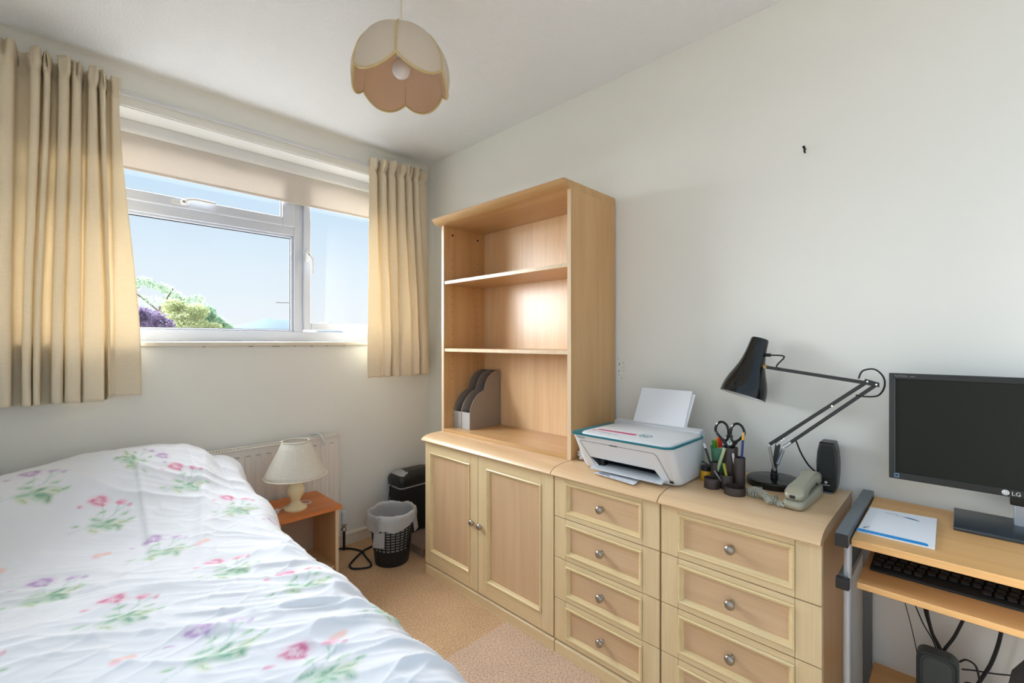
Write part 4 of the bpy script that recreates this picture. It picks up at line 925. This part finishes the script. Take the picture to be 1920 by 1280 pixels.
MB().prism([(-2.425, 1.066), (-2.425, 1.079), (-2.392, 1.089), (-2.385, 1.075), (-2.40, 1.070)], 'x', LX-.0095, LX-.0075).build('elbow_plate', 'black', dk)
for q in (JA, JC, EL, EU, (LX, -2.158, .856), (LX, -2.172, .872), (LX, -2.178, .878), J0, (LX, -2.31, 1.0)):
    MB().tube([Vector(q)+Vector((-.0115, 0, 0)), Vector(q)+Vector((-.008, 0, 0))], .0026, 10).build('rivet', 'chrome', dk)
def spring(a_, b_, r, turns):
    a_ = Vector(a_); b_ = Vector(b_); d = b_-a_; u = d.orthogonal().normalized(); w_ = d.normalized().cross(u); N = turns*8
    return MB().tube([a_+d*(k/N)+(u*math.cos(2*PI*k/8)+w_*math.sin(2*PI*k/8))*r for k in range(N+1)], .0011, 5)
spring(JA+Vector((-.010, 0, -.006)), J0+Vector((-.010, -.004, .006)), .0048, 26).build('spring', 'chrome', dk)
spring(JC+Vector((-.010, 0, -.006)), J0+Vector((-.010, -.012, .030)), .0048, 20).build('spring', 'chrome', dk)
MB().bar((LX, -2.176, .8495), (LX, -2.196, .868), .011, .007).build('clip', 'white_plastic', dk)
rim_c = Vector((LX-.012, -2.050, 1.0110)); top_c = Vector((LX+.036, -2.093, 1.2090)); ax = (top_c-rim_c).normalized(); LS = (top_c-rim_c).length
prof = [(.0735, 0), (.0725, .018), (.069, .038), (.0615, .062), (.052, .085), (.0435, .108), (.0375, .13), (.0335, .152), (.0305, .175), (.0285, LS-.006), (.0265, LS)]
so = MB().openlathe(prof+[(.001, LS+.001)], rim_c, ax, 48, closed=False).build('lamp_shade', 'black_gloss', dk, angle=50)
MB().openlathe([(max(.001, r-.0025), h+.0005) for r, h in prof[:-1]]+[(.0735, 0)][:0], rim_c, ax, 48, closed=False).build('shade_inside', plain('white_enamel', S(225, 225, 225), .35), so, angle=50)
MB().lathe([(.0, .05), (.012, .052), (.024, .066), (.027, .085), (.02, .105), (.012, .12), (0, .12)], rim_c, ax, 20).build('bulb', 'bulb', dk)
u_ = Vector((0, -1, -.27)).normalized()
MB().tube([rim_c+ax*.118+Vector((0, -.036, -.009)), SJ+Vector((0, .010, 0))], [.010, .0055], 10).build('shade_joint', 'brass', dk)
MB().tube([rim_c+ax*.158+Vector((0, -.030, -.008)), rim_c+ax*.158+Vector((0, -.047, -.008))], .006, 10).build('cable_gland', 'black', dk)
g0 = rim_c+ax*.158+Vector((0, -.045, -.008))
MB().tube(smooth_path([g0, g0+Vector((0, -.035, -.001)), g0+Vector((0, -.042, -.008)), (LX, -2.158, 1.125), (LX-.002, -2.154, 1.115), (LX-.006, -2.160, 1.107)]), .0024, 8).build('shade_flex', 'rubber', dk)
MB().tube(smooth_path([(LX-.004, -2.375, 1.088), (LX, -2.385, 1.112), (LX+.01, -2.412, 1.117), (LX+.012, -2.432, 1.095), (LX+.012, -2.434, 1.065), (LX+.008, -2.420, 1.040), (LX, -2.392, 1.035), (LX-.002, -2.368, 1.038)]), .0024, 8).build('elbow_flex', 'rubber', dk)
MB().tube(smooth_path([(LX, -2.208, .884), (LX+.004, -2.212, .868), (LX+.02, -2.222, .83), (LX+.04, -2.240, .79), (LX+.062, -2.262, .765), (LX+.08, -2.285, .75)]), .0026, 8).build('supply_flex', 'rubber', dk)

# ------------------------------------------------------------------ telephone
tp = thing('telephone', (-.225, -2.258, ZT), 'champagne-silver corded telephone with its handset resting on the base', 'telephone', rotz=math.radians(-3), local=True)
def xsec(x, w, z0, z1, r, n=5): return [(x, p[0], p[1]) for p in rrect(-w, w, z0, z1, r, n)]
MB().loft([xsec(-.108, .018, .004, .020, .006), xsec(-.104, .025, .0015, .024, .009), xsec(-.085, .029, .0003, .026, .010), xsec(0, .029, .0003, .030, .010), xsec(.07, .029, .0003, .036, .010), xsec(.098, .027, .0003, .038, .010), xsec(.106, .02, .004, .034, .008)]).build('base', 'phone', tp, angle=50)
MB().loft([xsec(-.100, .014, .030, .038, .003), xsec(-.096, .022, .026, .046, .008), xsec(-.082, .0265, .0245, .054, .011), xsec(-.058, .0265, .0265, .060, .012), xsec(-.035, .0245, .033, .063, .011), xsec(0, .0225, .038, .066, .010), xsec(.04, .0225, .041, .0705, .010), xsec(.062, .0255, .038, .075, .012), xsec(.085, .0265, .038, .076, .012), xsec(.099, .022, .042, .072, .010), xsec(.104, .014, .048, .066, .006)]).build('handset', 'phone', tp, angle=60)
MB().box(-.1035, -.098, -.006, .008, .032, .040).build('microphone_slot', 'black', tp, bevel=.001)
MB().box(.035, .050, -.0255, -.0235, .045, .051).build('hook_gap', 'black', tp, bevel=.001)
MB().tube([(-.098, .026, .012), (-.112, .034, .007)], .0042, 8).build('jack_plug', 'cordgrey', tp)
path = smooth_path([(-.330, -2.226, .7295), (-.318, -2.205, .7295), (-.300, -2.186, .7295), (-.290, -2.163, .7295), (-.292, -2.140, .7295), (-.276, -2.124, .7300), (-.252, -2.120, .7300), (-.236, -2.130, .7300), (-.232, -2.146, .7300)], 40)
path2 = smooth_path([(-.276, -2.138, .740), (-.290, -2.155, .742), (-.312, -2.176, .742), (-.330, -2.190, .735), (-.335, -2.197, .7300)], 40)
def coil(path, r, turns, wire):
    N = turns*10; L = len(path)-1; out = []; prev = None
    for k in range(N+1):
        f = k/N*L; i = min(L-1, int(f)); p_ = path[i].lerp(path[i+1], f-i); d = (path[i+1]-path[i]).normalized()
        u = Vector((0, 0, 1)); u = (u-d*u.dot(d)).normalized(); w_ = d.cross(u); a = 2*PI*k/10
        out.append(p_+(u*math.cos(a)+w_*math.sin(a))*r)
    return MB().tube(out, wire, 6)
def onphone(b_):
    q = tp.matrix_world.inverted(); b_.v = [tuple(q @ Vector(p)) for p in b_.v]; return b_
bpy.context.view_layer.update()
cc = onphone(coil(path, .0074, 30, .0017)).build('coiled_cord', 'cordgrey', tp); onphone(coil(path2, .0074, 14, .0017)).build('coil_turn', 'cordgrey', cc)
onphone(MB().tube([(-.338, -2.232, .7295), (-.328, -2.222, .7295)], .0042, 8)).build('plug_end', 'cordgrey', cc)
onphone(MB().tube([(-.272, -2.196, .7205), (-.270, -2.196, .737)], .0055, 10)).build('loose_plug', 'cordgrey', cc)

# ------------------------------------------------------------------ loudspeaker
sk = thing('computer_speaker', (-.06, -2.293, ZT), 'black computer speaker on the chest corner beside the desk', 'speaker')
def spk(x, sc, zb_=.0): 
    o_ = [(-.0195, .004), (.0195, .004), (.0245, .020), (.0275, .060), (.0280, .095), (.0255, .130), (.0195, .158), (.016, .160), (-.016, .160), (-.0195, .158), (-.0255, .130), (-.0280, .095), (-.0275, .060), (-.0245, .020)]
    return [(x, -2.2915+p[0]*sc, ZT+.08+(p[1]-.08)*sc) for p in o_]
MB().loft([spk(-.088, .94), spk(-.083, 1), spk(-.03, 1), spk(-.012, .8)]).build('cabinet', 'black', sk, angle=30)
MB().prism([(-2.2915-.018, ZT+.047), (-2.2915+.018, ZT+.047), (-2.2915+.021, ZT+.095), (-2.2915+.019, ZT+.130), (-2.2915+.014, ZT+.150), (-2.2915-.014, ZT+.150), (-2.2915-.019, ZT+.130), (-2.2915-.021, ZT+.095)], 'x', -.0905, -.087).build('grille', plain('grille_cloth', S(38, 42, 42), .8, bump=.4, bscale=1500), sk, bevel=.001)
MB().lathe([(.004, 0), (.004, .0008)], (-.0885, -2.2905, ZT+.034), (-1, 0, 0), 14).build('logo_mark', 'print_white', sk)
text('logo_print', 'Logitech', .0058, (-.0888, -2.2915, ZT+.024), (0, -1, 0), (0, 0, 1), 'print_white', sk, align='CENTER')
MB().box(-.092, -.03, -2.306, -2.277, ZT, ZT+.0045).build('foot', 'greybar', sk, bevel=.001)

# ------------------------------------------------------------------ computer desk
de = thing('computer_desk', (-.23, -2.7, 0), 'wood-effect computer desk with grey metal frame and keyboard shelf', 'desk')
YD0, YD1 = -2.404, -3.05
MB().box(-.445, -.018, YD0, YD1, .702, .720).build('desk_top', 'deskwood', de, bevel=.002)
for y in (-2.3885, -3.064):
    b_ = MB().box(-.468, -.012, y+.0135, y-.0135, .7035, .7345).build('side_bar', 'greybar', de, bevel=.0015)
    MB().box(-.4715, -.468, y+.0135, y-.0135, .7035, .7345).build('end_cap', 'black', b_, bevel=.001)
    MB().tube([(-.430, y-.008, .703), (-.4255, y-.006, .60), (-.412, y-.002, .02)], .0085, 16).build('front_leg', 'silver', de)
    MB().box(-.040, -.016, y+.011, y-.011, .012, .703).build('rear_post', 'greybar', de, bevel=.0015)
    MB().box(-.47, -.01, y+.014, y-.014, .0, .022).build('foot_bar', 'greybar', de, bevel=.002)
    k_ = MB().box(-.448, -.05, y+.012, y-.0085, .598, .622).build('shelf_bar', 'greybar', de, bevel=.002)
    MB().box(-.462, -.444, y+.0135, y-.014, .596, .624).build('clamp', 'black', k_, bevel=.003)
MB().box(-.432, -.10, -2.413, YD1-.002, .598, .613).build('keyboard_shelf', 'deskwood', de, bevel=.002)
MB().box(-.30, -.03, -2.404, YD1, .198, .214).build('lower_shelf', 'deskwood', de, bevel=.002)
# keyboard -----------------------------------------------------------------
kb = thing('keyboard', (-.24, -2.65, .613), 'black computer keyboard on the pull-out shelf under the desk top', 'keyboard')
MB().prism([(-.335, .6133), (-.335, .619), (-.326, .622), (-.185, .634), (-.175, .632), (-.175, .6133)], 'y', -2.428, -2.88).build('case', 'black_matt', kb, bevel=.001)
keym = MB().box(-.0075, .0075, -.0078, .0078, 0, .007).build('key', 'black', kb, bevel=.0015)
kme = keym.data; first = True
for r_ in range(6):
    for c_ in range(22):
        x = -.315+r_*.0215+(.006 if r_ == 5 else 0); y = -2.442-c_*.0195-(.004*r_ if r_ < 5 else 0)
        if r_ == 0 and 4 < c_ < 10: continue
        if y < -2.872: continue
        if first: o_ = keym; first = False
        else:
            o_ = bpy.data.objects.new('key', kme); COL.objects.link(o_); o_.parent = kb
            md = o_.modifiers.new('bevel', 'BEVEL'); md.width = .0015; md.segments = 1
        z_ = .6225+(x+.326)*.012/.141
        o_.location = Vector((x, y, z_))-offset_of(kb)
for v in kme.vertices: v.co = v.co+offset_of(kb)
# notepad --------------------------------------------------------------------
np_ = thing('notepad', (-.265, -2.475, .72), 'white notepad with a blue strip lying at the left end of the desk', 'notepad')
MB().prism([(-.385, -2.408), (-.158, -2.410), (-.142, -2.549), (-.383, -2.552)], 'z', .7204, .7245).build('pages', 'paper', np_)
MB().prism([(-.386, -2.4065), (-.368, -2.4065), (-.366, -2.535), (-.371, -2.540), (-.384, -2.540)], 'z', .7245, .7252).build('blue_strip', 'ink_blue', np_)
MB().prism([(-.196, -2.492), (-.188, -2.484), (-.186, -2.496), (-.194, -2.512), (-.203, -2.518)], 'z', .7245, .7248).build('logo_swoosh', plain('logo_blue', S(40, 120, 160), .6), np_)
MB().tube(smooth_path([(-.182, -2.445, .7246), (-.186, -2.462, .7246), (-.180, -2.468, .7246), (-.192, -2.470, .7246), (-.186, -2.478, .7246), (-.194, -2.484, .7246), (-.190, -2.496, .7246)]), .0007, 5).build('logo_line', 'ink_grey', np_)
for (x, y, r_) in ((-.352, -2.419, .0030), (-.343, -2.421, .0024), (-.336, -2.4265, .0022), (-.348, -2.4245, .0022)): MB().lathe([(r_, 0), (r_, .0003)], (x, y, .7245), n=8, sx=1.2, sy=.8).build('print_dot', 'ink_dark', np_)
# monitor ----------------------------------------------------------------------
mn = thing('monitor', (-.13, -2.7, .72), 'black widescreen monitor switched off at the right edge on the desk', 'monitor')
MX, MY0, MZ0, MZ1 = -.120, -2.4475, .8095, 1.1095; MY1 = MY0-.49
MB().loft([[(MX+.004, MY0, MZ0), (MX+.004, MY1, MZ0), (MX+.004, MY1, MZ1), (MX+.004, MY0, MZ1)], [(MX+.02, MY0, MZ0), (MX+.02, MY1, MZ0), (MX+.02, MY1, MZ1), (MX+.02, MY0, MZ1)], [(MX+.045, MY0-.06, MZ0+.05), (MX+.045, MY1+.06, MZ0+.05), (MX+.045, MY1+.06, MZ1-.05), (MX+.045, MY0-.06, MZ1-.05)]]).build('housing', 'black', mn)
f_ = MB(); y0, y1 = MY0, MY1; ti, bi, si = .0155, .019, .0125
f_.box(MX, MX+.005, y0, y0-si, MZ0, MZ1); f_.box(MX, MX+.005, y1+si, y1, MZ0, MZ1); f_.box(MX, MX+.005, y0-si, y1+si, MZ1-ti, MZ1); f_.box(MX, MX+.005, y0-si, y1+si, MZ0, MZ0+bi)
bz = f_.build('bezel', plain('bezel_black', S(34, 36, 36), .3), mn, bevel=.0008)
MB().box(MX+.0025, MX+.004, y0-si, y1+si, MZ0+bi, MZ1-ti).build('screen', 'screen', mn)
MB().box(MX-.0002, MX+.0025, y0-si, y0-si-.001, MZ0+bi, MZ1-ti).build('bezel_glint', plain('bezel_edge', S(110, 118, 120), .3), bz)
text('name_print', 'FLATRON', .0062, (MX-.0004, MY0-.0125, MZ1-.0095), (0, -1, 0), (0, 0, 1), 'ink_grey', bz)
MB().box(MX-.0004, MX, MY0-.0455, MY0-.056, MZ1-.0085, MZ1-.0072).build('model_print', 'ink_grey', bz)
MB().box(MX-.0005, MX, MY0-.0115, MY0-.0225, MZ0+.0045, MZ0+.0155).build('energy_label', plain('label_blue', S(120, 150, 190), .5), bz)
MB().box(MX-.0008, MX, MY0-.0135, MY0-.0205, MZ0+.0075, MZ0+.0125).build('energy_label', 'black', bz)
LY, LZ = -2.675, MZ0+.0095
MB().lathe([(.0068, 0), (.0068, .0006)], (MX, LY, LZ), (-1, 0, 0), 24).build('logo_disc', 'print_white', bz)
MB().tube([(MX-.0007, LY+.0005+.0045*math.cos(a), LZ+.0045*math.sin(a)) for a in [PI*.5+k*PI*1.5/14 for k in range(15)]], .0005, 5).build('logo_face', 'ink_grey', bz)
MB().box(MX-.0009, MX-.0004, LY+.0003, LY-.0006, LZ-.0018, LZ+.0024).build('logo_face', 'ink_grey', bz)
text('logo_letters', 'LG', .0135, (MX-.0004, LY-.010, LZ-.0048), (0, -1, 0), (0, 0, 1), 'print_white', bz)
MB().prism([(-.200, .7203), (-.200, .728), (-.185, .735), (-.060, .7415), (-.05, .738), (-.05, .7203)], 'y', -2.581, -2.82).build('stand_base', plain('stand_grey', S(52, 58, 62), .28), mn, bevel=.002)
MB().box(-.112, -.085, -2.690, -2.76, .737, .80).build('stand_neck', plain('neck_silver', S(170, 178, 188), .25, metal=.5), mn, bevel=.002)
MB().box(-.118, -.06, -2.683, -2.77, .789, .812).build('stand_collar', 'black_gloss', mn, bevel=.003)
# under the desk ------------------------------------------------------------------
dv = thing('electronic_device', (-.15, -2.55, .214), 'dark grey plastic casing with rounded corners standing on the lower desk shelf', 'device')
def yz(x, in_=0): return [(x, p[0], p[1]) for p in rrect(-2.592+in_, -2.508-in_, .2143+in_, .366-in_, .022-in_*.5, 7)]
MB().loft([yz(-.158, .008), yz(-.163, .004), yz(-.160, 0), yz(-.120, 0), yz(-.115, .004)]).build('casing', plain('modem_grey', S(62, 70, 72), .42), dv, angle=30)
MB().loft([yz(-.1582, .013), yz(-.1595, .014)]).build('face', plain('modem_face', S(78, 86, 86), .5), dv)
def lead(name, pts, r, label): return tag(MB().tube(smooth_path(pts), r, 8).build(name, 'rubber', loc=pts[0]), label, 'cable')
lead('cable', [(-.05, -2.462, .60), (-.05, -2.480, .50), (-.06, -2.515, .40), (-.08, -2.545, .345), (-.09, -2.56, .22)], .0016, 'thin black lead slanting down left of the thick desk cable')
lead('cable', [(-.03, -2.455, .60), (-.03, -2.468, .47), (-.04, -2.490, .37), (-.06, -2.505, .30), (-.08, -2.515, .22)], .0011, 'thinnest grey-black lead, leftmost under the keyboard shelf')
lead('cable', [(-.07, -2.523, .60), (-.07, -2.523, .47), (-.075, -2.535, .39), (-.09, -2.553, .345), (-.10, -2.57, .22)], .0042, 'thick black cable hanging down behind the dark grey casing')
lead('cable', [(-.065, -2.516, .60), (-.065, -2.517, .47), (-.072, -2.530, .40), (-.085, -2.560, .34), (-.10, -2.585, .22)], .0018, 'thin black lead running alongside the thick cable')
lead('cable', [(-.06, -2.625, .60), (-.06, -2.615, .50), (-.075, -2.585, .40), (-.09, -2.556, .33), (-.10, -2.55, .22)], .0038, 'black cable slanting down from the right to the grey casing')
lead('cable', [(-.06, -2.67, .60), (-.06, -2.672, .46), (-.065, -2.655, .36), (-.08, -2.625, .28), (-.10, -2.61, .22)], .0042, 'black cable with a clear plug hanging near the right edge')
lead('cable', [(-.09, -2.597, .318), (-.07, -2.62, .316), (-.06, -2.66, .322), (-.06, -2.72, .345)], .0020, 'thin black lead running level across to the right edge')
lead('cable', [(-.11, -2.592, .345), (-.10, -2.605, .352), (-.10, -2.622, .345), (-.105, -2.629, .315), (-.11, -2.628, .290)], .0024, 'short black lead arching over to the power adapter')
adp = thing('power_adapter', (-.12, -2.622, .214), 'black power adapter on the lower desk shelf beside the grey casing', 'adapter')
MB().prism(rrect(-.145, -.095, -2.645, -2.600, .012), 'z', .2143, .296).build('adapter_body', 'black', adp, bevel=.006, seg=3)
MB().lathe([(.006, 0), (.004, .014)], (-.112, -2.628, .294), n=10).build('strain_relief', 'rubber', adp)
MB().box(-.1455, -.145, -2.635, -2.61, .25, .28).build('rating_label', 'ink_grey', adp)
hs = thing('black_case', (-.40, -2.715, .0), 'black rounded case cropped by the lower right corner under the desk', 'case')
def cr_(t_, s_): return [(-.40+p[0], -2.735+p[1], t_) for p in rrect(-.09*s_, .09*s_, -.075*s_, .075*s_, .05*s_, 6)]
MB().loft([cr_(.0005, .7), cr_(.04, .9), cr_(.2, 1), cr_(.42, .98), cr_(.49, .85), cr_(.53, .6), cr_(.55, .3)]).build('shell', 'black_matt', hs, angle=60)
MB().tube([(q[0], q[1], q[2]) for q in cr_(.44, .965)], .006, 8, True).build('rim', 'greybar', hs)

# ------------------------------------------------------------------ outside the window
tag(MB().box(-60, 90, .6, 400, -2.9, -2.7).build('ground', 'bounce_ground', loc=(0, 0, 0)), 'unseen ground far below the window, made pale to bounce light up', 'ground', kind='structure')
def tree(name, label, blobs, mat, count, leaf, seed, trunk, branches=()):
    rng = random.Random(seed); r = thing(name, trunk[0], label, 'tree', 'trees beyond the window')
    b_ = MB()
    for (cx, cy, cz, rx, ry, rz, wgt) in blobs:
        for i in range(int(count*wgt)):
            while True:
                p_ = Vector((rng.uniform(-1, 1), rng.uniform(-1, 1), rng.uniform(-1, 1)))
                if .3 < p_.length < 1: break
            p_ = p_*(.6+.4*rng.random()**.4)
            c_ = Vector((cx+p_.x*rx, cy+p_.y*ry, cz+p_.z*rz)); n_ = Vector((rng.gauss(0, 1), rng.gauss(0, 1), rng.gauss(0, 1)+.4)).normalized()
            u = n_.orthogonal().normalized(); w_ = n_.cross(u); a = rng.uniform(0, 6.28); u, w_ = u*math.cos(a)+w_*math.sin(a), w_*math.cos(a)-u*math.sin(a)
            l_ = leaf*rng.uniform(.6, 1.3)
            b_.add([c_-u*l_, c_+w_*l_*.45, c_+u*l_, c_-w_*l_*.45], [(0, 1, 2, 3)])
    o_ = b_.build('foliage', mat, r, kind='stuff'); o_.data.polygons.foreach_set('use_smooth', [False]*len(o_.data.polygons))
    tk = MB().tube([Vector(q) for q in trunk], [.22, .16, .10][:len(trunk)] if len(trunk) <= 3 else .15, 10).build('trunk', 'bark', r)
    for q in branches: MB().tube(smooth_path(q), .035, 6).build('branch', 'bark', r)
    return r
Lf = leafmat  # leaf colours below are lightened to carry haze and overexposure
tree('airy_tree', 'tall loose grey-green tree, furthest back and highest beyond the window', [(.6+k*.42, 26+random.uniform(-.5, .5), 3.75+.35*math.sin(k*.75)+random.uniform(-.1, .1), .38, .6, .26, 1) for k in range(8)]+[(.9+k*.6, 26, 3.2, .35, .5, .35, .5) for k in range(4)],
     Lf('grey_green_leaf', S(150, 168, 150), S(186, 198, 170)), 210, .075, 1, [(2.0, 26, -2.7), (2.0, 26, .5), (2.1, 26, 3.0)],
     [[(2.1, 26, 2.6), (1.5, 26, 3.2), (.8, 26, 3.8)], [(2.1, 26, 2.6), (2.3, 26, 3.3), (2.6, 26, 3.9)], [(2.1, 26, 2.6), (2.8, 26, 3.2), (3.3, 26, 3.5)]])
tree('yellow_green_tree', 'rounded yellow-green tree in the middle of the window view', [(2.3, 22, 2.3, .95, .9, .65, 1), (2.0, 22, 2.75, .5, .6, .35, .5), (2.9, 22, 2.55, .45, .6, .45, .4), (2.6, 21.5, 1.8, 1.0, .8, .5, .8), (3.3, 21.4, 1.75, .5, .5, .35, .4)],
     Lf('yellow_green_leaf', S(160, 168, 122), S(204, 206, 160)), 1500, .07, 2, [(2.3, 22, -2.7), (2.3, 22, 0), (2.3, 22, 1.8)])
tree('green_tree', 'blue-green tree at the right of the group beyond the window', [(3.35, 23, 2.55, .5, .6, .5, 1), (3.7, 23, 2.1, .55, .6, .45, 1), (4.2, 23, 1.9, .4, .5, .25, .5)],
     Lf('blue_green_leaf', S(128, 160, 134), S(170, 192, 160)), 900, .07, 3, [(3.6, 23, -2.7), (3.6, 23, 0), (3.6, 23, 1.8)])
tree('purple_tree', 'purple-leaved tree low at the left of the window view', [(.9, 20, 2.0, .75, .6, .5, 1), (1.35, 20, 1.85, .4, .5, .3, .5), (.5, 20, 2.2, .5, .5, .4, .5)],
     Lf('purple_leaf', S(122, 104, 134), S(166, 148, 174)), 1500, .07, 4, [(.9, 20, -2.7), (.9, 20, 0), (.9, 20, 1.6)])
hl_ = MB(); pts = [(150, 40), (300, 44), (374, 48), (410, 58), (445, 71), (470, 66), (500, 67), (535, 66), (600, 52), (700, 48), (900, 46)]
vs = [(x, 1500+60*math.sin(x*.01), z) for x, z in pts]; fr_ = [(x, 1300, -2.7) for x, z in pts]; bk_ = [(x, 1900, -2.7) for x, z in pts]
hl_.grid([fr_, vs, bk_]); tag(hl_.build('distant_hill', 'hill', loc=(450, 1500, 0), angle=60), 'hill coloured pale blue for haze on the horizon beyond the window', 'hill')
ae = thing('tv_aerial', (6.35, 20, -2.7), 'thin rooftop television aerial seen against the sky', 'aerial')
MB().tube([(6.32, 20, -2.7), (6.32, 20, 3.0)], .015, 6).build('mast', 'black_matt', ae)
MB().tube([(5.52, 20, 3.01), (6.36, 20, 3.04)], .011, 6).build('boom', 'black_matt', ae)
for k in range(9): MB().tube([(5.55+k*.075, 19.93, 3.012+k*.0028), (5.55+k*.075, 20.07, 3.012+k*.0028)], .022, 5).build('element', 'black_matt', ae)
ho = thing('house', (16.8, 42, -2.7), 'distant house whose slate roof peak shows above the sill', 'house')
MB().box(15.2, 18.4, 40.2, 46, -2.7, 1.7).build('wall', 'brick', ho)
MB().prism([(14.9, 1.7), (16.78, 3.02), (18.7, 1.7)], 'y', 40, 46.2).build('roof', 'roof', ho)
MB().box(16.2, 17.3, 40.15, 40.22, -.4, .9).build('window', 'glass', ho)
